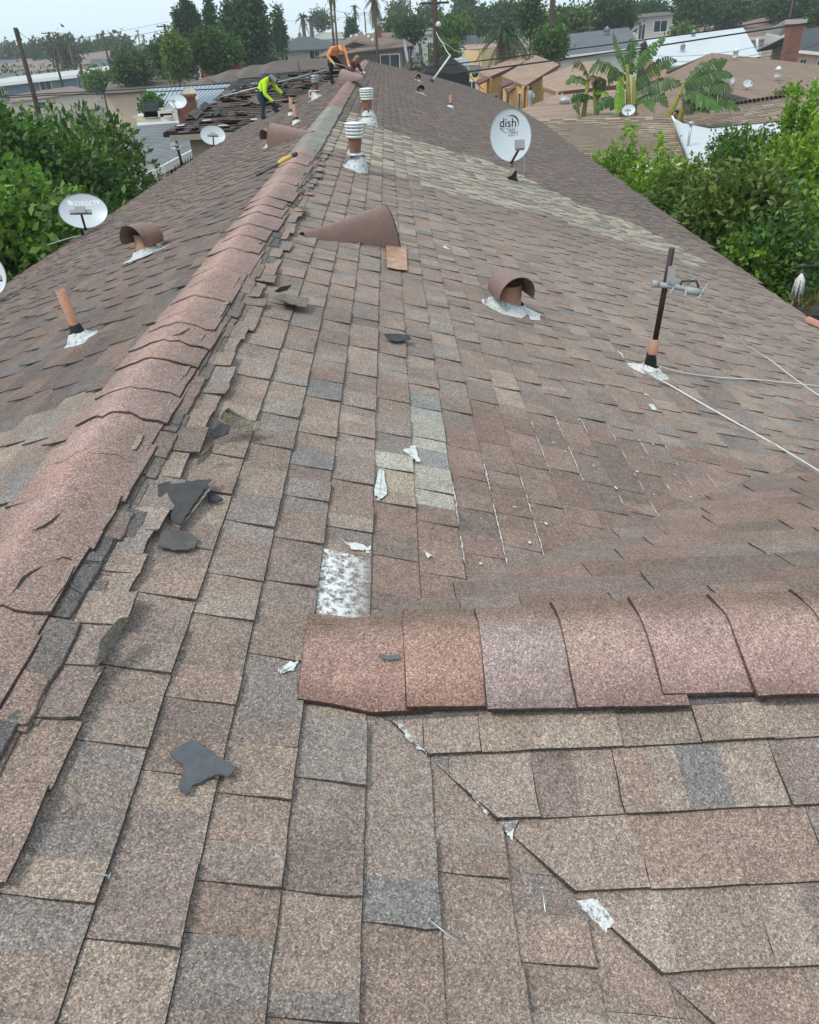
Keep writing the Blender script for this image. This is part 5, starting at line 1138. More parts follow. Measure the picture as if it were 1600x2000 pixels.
def shake(t, base, cs, rows, tabw, pal, name='shakes', ragged=0.0):
    """courses of shakes laid as real slabs on a roof face given by four corners (top left, top right, bottom right, bottom left)"""
    c = [Q(x) - base for x in cs]; m = MB(); N = (c[1] - c[0]).cross(c[3] - c[0]).normalized()
    if N.z < 0: N = -N
    L = (c[2] - c[3]).length
    for r_ in range(rows):
        v0, v1 = r_ / rows, (r_ + 1.04) / rows; u = -rng.random() * tabw / L
        while u < 1:
            du = tabw / L * rng.uniform(0.5, 1.5); u0, u1 = max(u, 0), min(u + du * 0.97, 1); u += du
            if u1 <= u0: continue
            if ragged and v0 < ragged and rng.random() < .35: continue
            h = rng.uniform(0.02, 0.045); cc = rng.choice(pal); k = rng.uniform(.85, 1.15); a, b, e, d = bil(c, u0, v0) + N * .006, bil(c, u1, v0) + N * .006, bil(c, u1, v1) + N * h, bil(c, u0, v1) + N * h
            m.add([a, b, e, d, e - N * .03, d - N * .03], [(0, 1, 2, 3), (3, 2, 4, 5)], None, tuple(x * k for x in cc))
    return tag(m.build(name, M_TINTROOF, t), kind='stuff')
nn = NB('wood_shake'); M_TINTROOF = nn.done(nn.mul(nn.tint().outputs['Color'], nn.ramp(nn.noise(9, 4, .7), [(.2, .75), (.8, 1.2)])), 0.9)
BR = (0.215, 0.150, 0.112); DKBR = (0.105, 0.082, 0.072); GREY = (0.115, 0.125, 0.14); DGREY = (0.06, 0.064, 0.072); TAN = (0.30, 0.21, 0.15)
M_METALW = mat_plain('white_metal_roof', (0.52, 0.56, 0.58), 0.45, 0.1, var=0.06, scale=0.5)
# --- right, near
t, b = px_house('shake_house', 'low house with a striped tan shake roof just beyond the eave', [(roofing((0.16, .125, .095)), [(1050, 234, 41.5), (1313, 227, 41.5), (1345, 311, 35.5), (1050, 330, 35.5)])], [((0.5, 0.47, 0.42), ((1050, 330, 35.5), (1345, 311, 35.5)), [(0.92, 0.97, 0.3, 0.85)], .5)], back=(roofing((0.16, .125, .095)), (1050, 234, 41.5), (1313, 227, 41.5), 6, 1.6))
shake(t, b, [(1050, 234, 41.5), (1313, 227, 41.5), (1345, 311, 35.5), (1050, 330, 35.5)], 24, 0.55, [(0.30, .235, .17), (0.34, .28, .205), (0.25, .195, .145), (0.22, .17, .13), (0.37, .29, .2)], ragged=.14)
boards(t, b, 'fascia', M_WHITE, [((1313, 227, 41.5), (1345, 311, 35.5)), ((1100, 327, 35.5), (1345, 311, 35.5))], 0.25)
part(t, 'gable_end', wallm((0.62, 0.6, 0.52)), lambda m: m.add([Q((1316, 230, 41.4)) - b, Q((1352, 252, 41.0)) - b, Q((1347, 314, 35.6)) - b, Q((1340, 300, 36.2)) - b], [(0, 1, 2, 3)]))
part(t, 'vent_pipe', M_GALV, lambda m: m.tube([Q((1342, 300, 35.3)) - b, Q((1350, 243, 35.3)) - b], 0.06, 8).lathe([(0.0, .12), (.12, .1), (.12, .0), (0, 0)], 12, T3(*(Q((1350, 243, 35.3)) - b))))
t, b = px_house('patio_cover', 'flat cream patio roof behind the lime hedge', [(mat_plain('cream_sheet', (0.56, 0.47, 0.33), 0.7, var=.08, scale=.6), [(1180, 322, 33), (1390, 316, 33), (1385, 346, 29), (1240, 352, 29)])], [], 'patio roof'); 
part(t, 'post', M_WHITE, lambda m: [m.tube([Q((x, 350, 29)) - b - Vector((0, 0, 3)), Q((x, 350, 29)) - b], .05, 6) for x in (1250, 1375)])
part(t, 'eave_board', M_MAST, lambda m: m.tube([Q((1240, 354, 29)) - b, Q((1385, 349, 29)) - b], .07, 6))
t, b = px_house('shingle_house', 'house with a long brown roof strip behind the pale sheet roof', [(roofing((0.2, .15, .115)), [(1318, 223, 47), (1660, 172, 52), (1660, 224, 44), (1352, 253, 42)])], [((0.5, 0.46, 0.4), ((1352, 253, 42), (1660, 224, 44)), [], .4)], back=(roofing((0.2, .15, .115)), (1318, 223, 47), (1660, 172, 52), 5, 1.5))
shake(t, b, [(1318, 223, 47), (1660, 172, 52), (1660, 224, 44), (1352, 253, 42)], 14, 0.7, [(0.23, .165, .125), (0.26, .19, .145), (0.20, .15, .115), (0.30, .23, .17)])
for i in range(42):
    f = i / 41; p = Q((1318 + 342 * f, 223 - 51 * f, 47 + 5 * f)) - b; m = MB(); m.lathe([(0.16, -.1), (0.16, .3), (.12, .32)], 8, T3(*p) @ RX(1.2), a0=0, a1=math.pi); m.build('ridge_tile', mat_plain('ridge_tile', (0.14, .105, .085), .9) if i == 0 else bpy.data.materials['ridge_tile'], t)
t, b = px_house('sheet_roof', 'pale blue white sheet patio roof behind the hedge', [(M_METALW, [(1314, 231, 41.2), (1352, 254, 41.2), (1660, 226, 42), (1660, 300, 32), (1347, 313, 32)])], [], 'patio roof')
t, b = px_house('hip_house', 'house with a big plain brown hip roof behind the leaning banana plant', [(roofing(BR, 4), [(1391, 103, 88), (1680, 136, 84), (1680, 250, 56), (1510, 206, 60), (1413, 180, 64)]), (roofing(BR, 4), [(1391, 103, 88), (1413, 180, 64.2), (1400, 222, 58), (1215, 230, 64), (1294, 150, 84)])],
    [((0.55, 0.53, 0.48), ((1413, 180, 64), (1510, 206, 60)), [(0.1, 0.22, 0.45, 0.85), (0.48, 0.62, 0.4, 0.85), (0.78, 0.93, 0.3, 0.85)], .5), ((0.55, 0.53, 0.48), ((1510, 206, 60), (1680, 250, 56)), [], .5)], back=(roofing(BR, 4), (1391, 103, 88), (1680, 136, 84), 14, 2.2))
boards(t, b, 'fascia', mat_plain('dark_fascia', (0.10, .09, .085), .7), [((1413, 180, 64), (1510, 206, 60))], .3)
for c in ((1436, 112, 84), (1518, 150, 72)): part(t, 'roof_vent', M_WHITE, lambda m: m.lathe([(0.25, 0), (0.25, .5), (.32, .5), (.1, .75), (0, .78)], 10, T3(*(Q(c) - b))))
t, b = px_house('metal_roof_house', 'building with a wide pale metal roof behind the brown hip roof', [(M_METALW, [(1262, 78, 126), (1452, 54, 128), (1484, 110, 108), (1440, 122, 104), (1316, 128, 104), (1278, 126, 106)])], [((0.6, .38, .26), ((1258, 112, 112), (1300, 128, 104)), [], .1)], back=(M_METALW, (1262, 78, 126), (1452, 54, 128), 14, 2.5))
for c in ((1354, 72, 121), (1333, 99, 113)): part(t, 'roof_vent', M_GREYPL, lambda m: m.lathe([(0.3, 0), (0.3, .5), (.45, .5), (0, .9)], 8, T3(*(Q(c) - b))))
t, b = px_house('grey_roof_house', 'house with a dark slate grey roof behind the tall banana plant', [(roofing(GREY, 4), [(1100, 68, 122), (1228, 53, 122), (1252, 92, 106), (1085, 112, 106)])], [((0.62, .6, .55), ((1085, 112, 106), (1252, 92, 106)), [], .6)], back=(roofing(GREY, 4), (1100, 68, 122), (1228, 53, 122), 12, 3))
boards(t, b, 'fascia', M_WHITE, [((1085, 112, 106), (1252, 92, 106))], .35)
part(t, 'roof_vent', M_GREYPL, lambda m: m.lathe([(0.4, 0), (0.4, .4), (.5, .4), (0, .9)], 8, T3(*(Q((1185, 66, 118)) - b))))
t, b = px_house('pink_house', 'two storey pale pink house with small windows in the distance', [(roofing((0.13, .11, .1), 4), [(1240, 28, 150), (1312, 22, 150), (1318, 28, 138), (1238, 35, 138)])], [((0.58, .49, .45), ((1242, 34, 138.5), (1316, 27, 138.5)), [(0.12, 0.3, 0.62, 0.88), (0.52, 0.88, 0.72, 0.92), (0.14, 0.28, 0.36, 0.48)], .3)])
t, b = px_house('dark_roof_house', 'dark grey roofed house with peach walls at the picture edge', [(roofing(DGREY, 4), [(1562, 58, 108), (1700, 38, 110), (1700, 112, 92), (1538, 96, 94)])], [((0.62, .44, .36), ((1548, 97, 94), (1700, 112, 92)), [(0.03, 0.09, 0.2, 0.8), (0.14, 0.22, 0.2, 0.8), (.36, .5, .3, .8)], .5)], back=(roofing(DGREY, 4), (1562, 58, 108), (1700, 38, 110), 12, 2.5))
boards(t, b, 'fascia', M_WHITE, [((1538, 96, 94), (1700, 112, 92))], .3)
ch = mat_rust('red_brick', (0.21, 0.088, 0.06), (0.16, .07, .05), .4, .9, 0, scale=3, zs=1)
p0 = Q((1541, 112, 90)) - b; part(t, 'chimney', ch, lambda m: m.box((p0.x, p0.y, p0.z - 0.2), (1.35, 1.0, 6.4), None)); part(t, 'chimney_cap', wallm((0.45, .4, .36)), lambda m: m.box((p0.x, p0.y, p0.z + 3.1), (1.7, 1.3, 0.35)))
t, b = px_house('gable_house', 'house with cream gable front and grey roof behind the brick chimney', [(roofing((0.13, .14, .145), 4), [(1535, 38, 132), (1640, 30, 132), (1660, 62, 112), (1570, 78, 112)]), (roofing((0.15, .16, .16), 4), [(1535, 38, 132), (1570, 38, 140), (1520, 72, 124), (1490, 62, 124)])], [((0.6, .55, .48), ((1500, 64, 124), (1570, 78, 112)), [], .1)], back=None)
t, b = px_house('long_house_behind', 'long brown roofed house beyond the metal roof', [(roofing((0.20, .145, .115), 4), [(1312, 60, 158), (1440, 45, 160), (1500, 33, 160), (1542, 66, 138), (1462, 74, 136), (1420, 60, 146), (1330, 74, 140)])], [((0.6, .58, .53), ((1462, 75, 136), (1542, 67, 138)), [(0.7, 0.8, 0.4, 0.85)], .6)], back=(roofing((0.20, .145, .115), 4), (1312, 60, 158), (1500, 33, 160), 10, 2.5))
boards(t, b, 'fascia', M_WHITE, [((1462, 74, 136), (1542, 66, 138))], .4)
part(t, 'skylight', mat_plain('blue_panel', (0.42, .5, .6), .4), lambda m: m.box(tuple(Q((1419, 45, 154)) - b), (4.6, 1.5, 1.3)))
part(t, 'post', M_WHITE, lambda m: m.tube([Q((1480, 118, 132)) - b, Q((1479, 76, 132)) - b], .2, 6))
# --- yellow stucco courts
OR_ = (0.66, 0.40, 0.16); YE = (0.68, 0.52, 0.28)
t, b = px_house('cream_block', 'cream two storey block behind the palm', [(roofing((0.3, .22, .17)), [(905, 88, 112), (968, 84, 112), (975, 92, 106), (912, 97, 106)])], [(YE, ((906, 97, 106), (940, 99, 104)), [(.2, .7, .1, .4)], .1), (YE, ((936, 98, 104), (978, 92, 106)), [(0.2, 0.65, 0.42, 0.62)], .1)])
t, b = px_house('stucco_house', 'farther orange stucco house with tan roof beside the far eave', [(roofing(TAN, 5), [(935, 141, 80), (1010, 110, 88), (1032, 118, 86), (954, 152, 78)])], [(OR_, ((935, 141, 80), (954, 152, 78)), [], .15), (OR_, ((954, 152, 78), (1032, 118, 86)), [(.1, .25, .3, .6)], .15)])
boards(t, b, 'rake_board', mat_plain('maroon_trim', (0.10, .045, .04), .7), [((954, 152, 78), (1032, 118, 86))], .2)
part(t, 'porch_roof', mat_plain('maroon_tile', (0.14, .065, .055), .8), lambda m: slab(m, [Q(c) - b for c in ((930, 157, 77), (950, 148, 78), (958, 152, 77), (936, 163, 76))], .15))
t, b = px_house('stucco_house', 'nearer orange stucco house with tan roof, porches and dark windows', [(roofing(TAN, 5), [(980, 148, 74), (1048, 108, 84), (1094, 126, 80), (1027, 168, 70)])], [(OR_, ((980, 148, 74), (1027, 168, 70)), [(0.3, 0.5, 0.2, 0.8), (.68, .86, .05, .8)], .15), (OR_, ((1027, 168, 70), (1094, 126, 80)), [], .15)])
boards(t, b, 'rake_board', bpy.data.materials['maroon_trim'], [((1027, 168, 70), (1094, 126, 80))], .2)
for q in (((975, 163, 71), (996, 155, 72), (1003, 160, 71), (980, 170, 70)), ((986, 172, 69), (1004, 162, 70), (1010, 168, 69), (992, 180, 68))):
    part(t, 'porch_roof', bpy.data.materials['maroon_tile'], lambda m: slab(m, [Q(c) - b for c in q], .15)); part(t, 'porch_post', M_MAST, lambda m: m.tube([Q(q[3]) - b, Q(q[3]) - b - Vector((0, 0, 4))], .1, 6))
part(t, 'porch_wall', wallm(OR_), lambda m: m.box(tuple(Q((1000, 200, 69)) - b), (1.0, .2, 2.2)))
t, b = px_house('tan_roof_house', 'house with a broad tan hip roof behind the withered banana plant', [(roofing(TAN, 5), [(1130, 122, 76), (1172, 118, 76), (1222, 165, 60), (1092, 180, 58), (1060, 170, 64)]), (roofing(TAN, 5), [(1130, 122, 76), (1060, 170, 64), (1060, 150, 74)])], [((0.5, .33, .2), ((1060, 170, 64), (1092, 180, 58)), [], .1), (OR_, ((1092, 180, 58), (1222, 165, 60)), [], .2)])
boards(t, b, 'fascia', mat_plain('brown_fascia', (0.13, .06, .05), .7), [((1092, 180, 58), (1222, 165, 60))], .3)
t, b = px_house('low_tan_roof', 'low tan roof with a round vent just past the lettered dish', [(roofing((0.27, .20, .15), 5), [(1086, 186, 56), (1240, 172, 56), (1250, 236, 42), (1040, 250, 42), (1012, 216, 48)])], [((0.45, .3, .19), ((1012, 216, 48), (1040, 250, 42)), [], .2), ((0.45, .3, .19), ((1040, 250, 42), (1250, 236, 42)), [], .4)])
part(t, 'round_vent', M_GALV, lambda m: m.lathe([(0.1, -.3), (0.3, 0), (0.36, .12), (0.3, .25), (.15, .32), (0, .33)], 16, T3(*(Q((1103, 201, 50)) - b))))
P = Q((1035, 208, 50)); t = thing('garden_figure', 'small standing figure ornament on the low tan roof corner', 'figure', T3(P.x, P.y, P.z - .35))
part(t, 'figure', mat_plain('grey_figure', (0.3, .33, .34), .7, tinted=True), lambda m: m.lathe([(0.18, 0), (.16, .25), (.1, .5), (.15, .75), (.19, .95), (.12, 1.15), (.05, 1.2)], 12).lathe([(.05, 1.18), (.1, 1.26), (.1, 1.36), (0, 1.44)], 12, None, (.1, .1, .1)).tube([(.15, -.03, 1.05), (.24, -.1, .85), (.1, -.2, .8)], .05, 8))
# --- centre back
t, b = px_house('two_storey_house', 'two storey grey house with hip roof behind the worker in orange', [(roofing((0.075, .088, .095), 3), [(583, 71, 160), (606, 71, 160), (655, 94, 150), (527, 101, 150)]), (roofing((0.075, .088, .095), 3), [(606, 71, 160), (655, 94, 150), (668, 88, 168)])], [((0.42, .39, .36), ((532, 101, 150.5), (650, 95, 150.5)), [(0.13, 0.25, 0.72, 0.95), (0.60, 0.78, 0.66, 0.98), (.86, .95, .7, .96)], .4)])
t, b = px_house('chimney_house', 'brown house with brick chimney and wide white window past the ridge end', [(roofing((0.185, .135, .105), 3), [(692, 66, 140), (770, 63, 140), (808, 88, 128), (618, 111, 128)]), (roofing((0.20, .15, .115), 3), [(692, 77, 127.4), (742, 88, 128.6), (700, 92, 127), (652, 104, 126.6)])], [((0.17, .14, .125), ((630, 110, 128.4), (800, 90, 128.4)), [(0.66, 0.88, 0.45, 0.88)], .3)])
part(t, 'chimney', ch, lambda m: m.box(tuple(Q((739, 66, 136)) - b), (1.0, .8, 1.9))); part(t, 'gable_louver', M_FELT, lambda m: m.add([Q((668, 92, 126.3)) - b, Q((692, 82, 126.3)) - b, Q((718, 88, 126.3)) - b, Q((690, 94, 126.3)) - b], [(0, 1, 2, 3)]))
for x, y in ((686, 76), (697, 74), (713, 72), (720, 76), (728, 83), (690, 98)): part(t, 'vent_pipe', M_WHITE, lambda m: m.tube([Q((x, y, 133)) - b, Q((x, y - 8, 133)) - b], .16, 6))
for lab, fc, wl_ in (('low grey roofed house in front of the two storey grey house', [(545, 118, 96), (640, 113, 96), (640, 135, 84), (545, 140, 84)], ((545, 139, 84), (640, 134, 84))), ('far pale roofed house behind the dry palm trunks', [(620, 64, 230), (668, 62, 230), (690, 74, 210), (610, 78, 210)], ((612, 78, 210), (688, 74, 210))), ('white house behind the utility pole', [(812, 56, 190), (848, 54, 190), (852, 66, 176), (806, 68, 176)], ((808, 68, 176), (852, 66, 176))), ('dark slate roofed house right of the utility pole', [(880, 72, 150), (930, 68, 150), (948, 90, 132), (858, 94, 132)], ((860, 93, 132), (948, 89, 132)))):
    px_house('back_house', lab, [(roofing(DKBR if 'low' in lab else (0.3, .3, .28) if 'pale' in lab else (.2, .18, .16) if 'white' in lab else DGREY, 3), fc)], [((0.5, .48, .44), wl_, [(.2, .35, .3, .8), (.6, .8, .3, .8)], .2)], back=(roofing(DKBR, 3), fc[0], fc[1], 9, 2.2))
px_house('garden_wall', 'tan block wall beside the basketball hoop', [], [((0.42, .34, .26), ((850, 100, 118), (915, 97, 118)), [], 0)], 'wall')
# --- left
t, b = px_house('grey_neighbour_house', 'grey roofed house with white fascia between citrus tree and stripped wing', [(roofing((0.14, .15, .16), 5), [(262, 246, 45), (346, 240, 45), (404, 279, 36), (322, 322, 34.5), (270, 310, 37)])], [((0.56, .52, .45), ((270, 350, 34), (322, 323, 34.4)), [], .1), ((0.56, .52, .45), ((322, 323, 34.4), (404, 280, 36)), [(0.15, 0.32, 0.5, 0.95), (.42, .52, .5, .95), (.62, .82, .45, .95)], .35)], back=(roofing((0.14, .15, .16), 5), (262, 246, 45), (346, 240, 45), 6, 2))
boards(t, b, 'fascia', M_WHITE, [((322, 322, 34.5), (404, 279, 36)), ((270, 348, 34), (322, 322, 34.5))], .3); part(t, 'porch_rail', M_DARKMET, lambda m: [m.tube([Q((x, 338 - (x - 340) * .58, 34)) - b, Q((x, 324 - (x - 340) * .58, 34)) - b], .02, 4) for x in range(342, 384, 5)])
t, b = px_house('ribbed_metal_roof', 'pale blue ribbed metal roof behind the stripped wing', [(mat_plain('blue_metal', (0.33, .40, .46), .45, .15, var=.08, scale=.7), [(287, 175, 66), (505, 160, 70), (440, 205, 54), (276, 216, 52)])], [((0.5, .48, .44), ((276, 216, 52), (440, 205, 54)), [], .4)], 'metal roof')
cc = [Q(c) - b for c in ((287, 175, 66), (505, 160, 70), (440, 205, 54), (276, 216, 52))]
for i in range(26):
    u = (i + .5) / 26; m = MB(); m.tube([bil(cc, u, 0) + Vector((0, 0, .03)), bil(cc, u, 1) + Vector((0, 0, .03))], .05, 5); m.build('rib', bpy.data.materials['blue_metal'], t)
boards(t, b, 'edge_trim', M_WHITE, [((287, 175, 66), (505, 160, 70))], .2)
t, b = px_house('beige_house', 'beige house with plain grey brown roof behind the ribbed metal roof', [(roofing((0.135, .115, .105), 3), [(212, 160, 104), (374, 145, 108), (390, 166, 94), (204, 184, 92)])], [((0.6, .47, .36), ((204, 184, 92), (390, 166, 94)), [(.3, .36, .2, .7)], .5), ((0.6, .45, .33), ((372, 147, 107), (396, 172, 92)), [], -.1)], back=(roofing((0.135, .115, .105), 3), (212, 160, 104), (374, 145, 108), 12, 2.5))
t, b = px_house('blue_building', 'long blue walled building with pale low roof in the distance', [(mat_plain('pale_felt_roof', (0.44, .46, .44), .8, var=.12, scale=.3), [(-20, 158, 176), (22, 150, 176), (156, 136, 180), (150, 147, 160), (-20, 166, 160)]), (bpy.data.materials['pale_felt_roof'], [(160, 136, 176), (216, 128, 180), (216, 137, 166), (178, 143, 162)])],
    [((0.17, .235, .30), ((-20, 165, 161), (157, 146, 161)), [(0.07, 0.13, 0.1, 0.75), (0.53, 0.655, 0.42, 0.92), (.95, .995, .3, .92)], .3), ((0.17, .235, .30), ((157, 146, 161), (178, 143, 166)), [], .1), ((0.19, .23, .24), ((178, 143, 166), (216, 138, 170)), [(.3, .5, .4, .9), (.6, .8, .4, .9)], .1)])
boards(t, b, 'fascia', M_WHITE, [((-20, 165, 160), (150, 146, 160))], .5)
for lab, fc in (('low brown roof in front of the blue building', [(20, 186, 130), (140, 168, 134), (185, 178, 124), (20, 200, 122)]), ('brown roof at the far left horizon', [(-10, 122, 300), (60, 112, 300), (70, 125, 260), (-10, 132, 260)]), ('long brown roofs behind the blue building', [(60, 120, 260), (215, 98, 260), (215, 118, 215), (70, 140, 215)]), ('grey roof at the left edge behind the blue building', [(-20, 146, 210), (50, 138, 210), (60, 148, 196), (-20, 160, 196)])):
    px_house('back_house', lab, [(roofing(GREY if 'grey' in lab else (0.2, .15, .125), 3), fc)], [((0.5, .44, .38), (fc[3], fc[2]), [(.3, .4, .3, .8)], .2)], back=(roofing((0.2, .15, .125), 3), fc[0], fc[1], 10, 2.2))
px_house('red_house', 'small orange red walled house behind the round tree', [(roofing((0.3, .28, .26), 3), [(392, 112, 104), (462, 106, 104), (468, 118, 98), (390, 126, 98)])], [((0.45, .085, .04), ((392, 126, 98.5), (467, 118, 98.5)), [], .2)])
t = None
for i, (x0, y0, w_) in enumerate(((392, 160, 46), (432, 148, 46), (474, 139, 48), (518, 131, 48))):
    px_house('gabled_roof', ('first', 'second', 'third', 'fourth')[i] + ' of the row of dark brown gabled roofs from the round tree', [(roofing(DKBR, 3), [(x0 + 18, y0 - 12, 82 + i * 2), (x0 + w_ + 14, y0 - 14, 88 + i * 2), (x0 + w_ + 18, y0 + 8, 72 + i * 2), (x0 - 6, y0 + 14, 70 + i * 2)]), (roofing((0.13, .105, .095), 3), [(x0 + 18, y0 - 12, 82 + i * 2), (x0 - 6, y0 + 14, 70 + i * 2), (x0 - 26, y0 + 4, 78 + i * 2)])], [((0.35, .3, .26), ((x0 - 6, y0 + 14, 70 + i * 2), (x0 + w_ + 18, y0 + 8, 72 + i * 2)), [], .3)], 'roof')
P = Q((368, 226, 46)); tag(MB().box((0, 0, -2.2), (0.95, .7, 6.2)).box((0, 0, 0.95), (1.1, .85, .12)).build('brick_chimney', ch, None, P), 'short red brick chimney under the yellowish dish', 'chimney')
# junk behind the ribbed roof
for i, (x, y, s, c, nm, lb) in enumerate(((296, 216, (0.8, .6, .6), (0.05, .07, .06), 'junk_bin', 'dark green bin among the yard junk'), (312, 222, (1.5, .6, .3), (0.6, .58, .52), 'timber_pile', 'pale timber stacked by the grey roof'), (336, 228, (1.1, .6, .4), (0.62, .6, .55), 'white_crate', 'white crate on the yard shed'), (300, 236, (1.8, .5, .25), (0.5, .46, .36), 'cream_board', 'cream boards lying on the yard shed'))):
    P = Q((x, y, 47)); m = MB(); m.box((0, 0, 0), s); [m.box((rng.uniform(-s[0] / 2, s[0] / 2), 0, s[2] / 2 + .08), (s[0] * rng.uniform(.3, .8), .12, .1), RZ(rng.uniform(-.4, .4))) for _ in range(5)]
    tag(m.build(nm, wallm(c), None, P), lb, 'junk')
px_house('yard_shed', 'low white shed roof piled with junk behind the grey roof', [(wallm((0.5, .5, .48)), [(270, 222, 49), (360, 216, 49), (366, 240, 46), (268, 246, 46)])], [((0.5, .5, .48), ((268, 246, 46), (366, 240, 46)), [(.6, .75, .6, .95)], .1)], 'shed')
# ---------------------------------------------------------------- other dishes
def small_dish(px, Y, base_px, n, a, b_, label, mat=None, roll=0):
    c = Q((px[0], px[1], Y)); bs = Q((base_px[0], base_px[1], Y + .1)); return dish_at(tuple(c), tuple(bs), n, a, b_, label, roll=roll, mat=mat, arm_len=a * 1.1)
small_dish((347, 198), 45, (352, 224), (-0.1, -0.85, .5), .50, .36, 'pale oval dish beside the brick chimney', roll=-.2)
small_dish((371, 191), 46.5, (369, 212), (0.15, -0.9, .4), .46, .54, 'yellowish round dish above the brick chimney', mat_plain('old_dish', (0.55, .55, .42), .5))
small_dish((343, 284), 31, (350, 305), (0.2, -0.85, .5), .19, .16, 'small dish on the grey roof behind a black pole')
tag(MB().tube([Q((340, 258, 31)), Q((361, 345, 31))], .045, 7).build('black_pole', M_WIRE), 'thin black pole standing in front of the grey roofed house', 'pole')
small_dish((793, 99), 47, (789, 128), (0.96, -0.26, .15), .30, .56, 'large dish seen edge on at the far end of the ridge')
small_dish((1228, 215), 40, (1232, 226), (-0.3, -0.8, .5), .31, .26, 'dish at the foot of the tall banana plant')
small_dish((1431, 157), 66, (1432, 168), (0.4, -0.85, .3), .24, .26, 'left dish of two on the brown hip roof')
small_dish((1461, 163), 66, (1458, 180), (0.2, -0.8, .5), .42, .30, 'right dish of two on the brown hip roof')
small_dish((1420, 33), 150, (1420, 42), (-0.3, -0.8, .5), .5, .42, 'far dish above the long brown roof')
# ---------------------------------------------------------------- pickup, hoop, parked car
def pickup(px, Y, rot, label, col):
    P = Q((px[0], px[1], Y)); t = thing('pickup_truck', label, 'pickup', T3(P.x, P.y, P.z) @ RZ(rot)); M_P = mat_plain('truck_paint', col, .3, var=.04, spec=.5)
    prof = [(-2.6, .45), (-2.6, 1.05), (-0.7, 1.1), (-0.6, 1.1), (-0.35, 1.75), (0.75, 1.78), (1.25, 1.15), (2.5, 1.0), (2.65, .5)]
    m = MB(); n = len(prof); m.add([(x, -.92, z) for x, z in prof] + [(x, .92, z) for x, z in prof], [tuple(range(n)), tuple(reversed(range(n, 2 * n)))] + [(i, i + n, (i + 1) % n + n, (i + 1) % n) for i in range(n)]); m.build('body', M_P, t)
    m = MB(); m.box((-1.65, 0, 1.06), (1.6, 1.5, .12)); m.build('bed', M_DARKMET, t)
    for sy in (-.925, .925): m = MB(); m.add([(-.45, sy, 1.15), (-.25, sy, 1.66), (.7, sy, 1.68), (1.08, sy, 1.17)], [(0, 1, 2, 3)]); m.build('window', M_GLASS, t)
    m = MB(); m.add([(1.27, -.8, 1.17), (.8, -.75, 1.72), (.8, .75, 1.72), (1.27, .8, 1.17)], [(0, 1, 2, 3)]); m.build('windscreen', M_GLASS, t)
    for x in (-1.6, 1.65):
        for sy in (-.85, .85): m = MB(); m.tube([(x, sy - .12, .38), (x, sy + .12, .38)], .38, 16); wo = m.build('wheel', M_WIRE, t); m = MB(); m.tube([(x, sy - .13, .38), (x, sy + .13, .38)], .2, 12); m.build('rim', M_GALV, wo)
    return t
pickup((1500, 118), 126, 2.6, 'white pickup parked beside the long brown roofed house', (0.75, .76, .77))
pickup((897, 152), 92, 2.2, 'silver pickup parked behind the far end of the roof', (0.5, .53, .55))
P = Q((893, 104, 105)); t = thing('basketball_hoop', 'white basketball backboard behind the roof end', 'basketball hoop', T3(P.x, P.y, 0)); part(t, 'post', M_DARKMET, lambda m: m.tube([(0, .1, 0), (0, .1, P.z - .3)], .07, 8)); part(t, 'backboard', M_WHITE, lambda m: [m.box((x, 0, P.z + z), s) for x, z, s in ((0, .45, (1.5, .05, .12)), (0, -.45, (1.5, .05, .12)), (-.7, 0, (.12, .05, .8)), (.7, 0, (.12, .05, .8)), (0, -.1, (.5, .04, .4)))])
part(t, 'rim', mat_plain('orange_rim', (0.5, .15, .05)), lambda m: m.tube([(.22 * math.cos(a / 2), -.3 + .22 * math.sin(a / 2), P.z - .3) for a in range(13)], .02, 5))
P = Q((868, 128, 70)); t = thing('shade_canopy', 'black shade canopy behind the roof end', 'canopy', T3(P.x, P.y, 0)); part(t, 'top', M_FELT, lambda m: m.add([(-1.9, -1.4, P.z - .4), (1.9, -1.4, P.z - .5), (2.0, 1.4, P.z - .3), (-1.6, 1.4, P.z - .1), (0.2, 0, P.z + .8)], [(0, 1, 4), (1, 2, 4), (2, 3, 4), (3, 0, 4)])); part(t, 'curtain', M_FELT, lambda m: m.add([(-1.9, -1.4, P.z - .4), (1.9, -1.4, P.z - .5), (1.9, -1.4, P.z - 2.6), (-1.9, -1.4, P.z - 2.6)], [(0, 1, 2, 3)])); [part(t, 'leg', M_DARKMET, lambda m: m.tube([(x, y, 0), (x, y, P.z - .4)], .05, 6)) for x in (-1.85, 1.85) for y in (-1.35, 1.35)]
# ---------------------------------------------------------------- balcony things at the right edge below the eave
zf = 3.0
t = thing('mop', 'white string mop hanging by the railing beyond the near eave', 'mop', T3(*at_y(1563, 548, 11.0))); part(t, 'handle', M_GALV, lambda m: m.tube([(0, 0, 0), (-.10, .1, -1.3)], .015, 6)); part(t, 'head', M_SEALW, lambda m: [m.tube([(0, 0, .1), (.05 * math.cos(i), .05 * math.sin(i), 0), (.08 * math.cos(i), .08 * math.sin(i), -.28)], [.012, .02, .014], 5) for i in range(12)])
t = thing('railing', 'dark metal railing and line beyond the near eave', 'railing', T3(*at_y(1560, 590, 11.4))); part(t, 'rail', M_DARKMET, lambda m: m.tube([(-1.4, 0, -.3), (2.0, -.2, -.3)], .03, 6).tube([(-.1, .2, .48), (2.2, -.6, .8)], .02, 6)); [part(t, 'post', M_DARKMET, lambda m: m.box((x, 0, -.8), (.06, .04, 1.1))) for x in (-1.2, -.75, -.3, .15, .6, 1.05)]
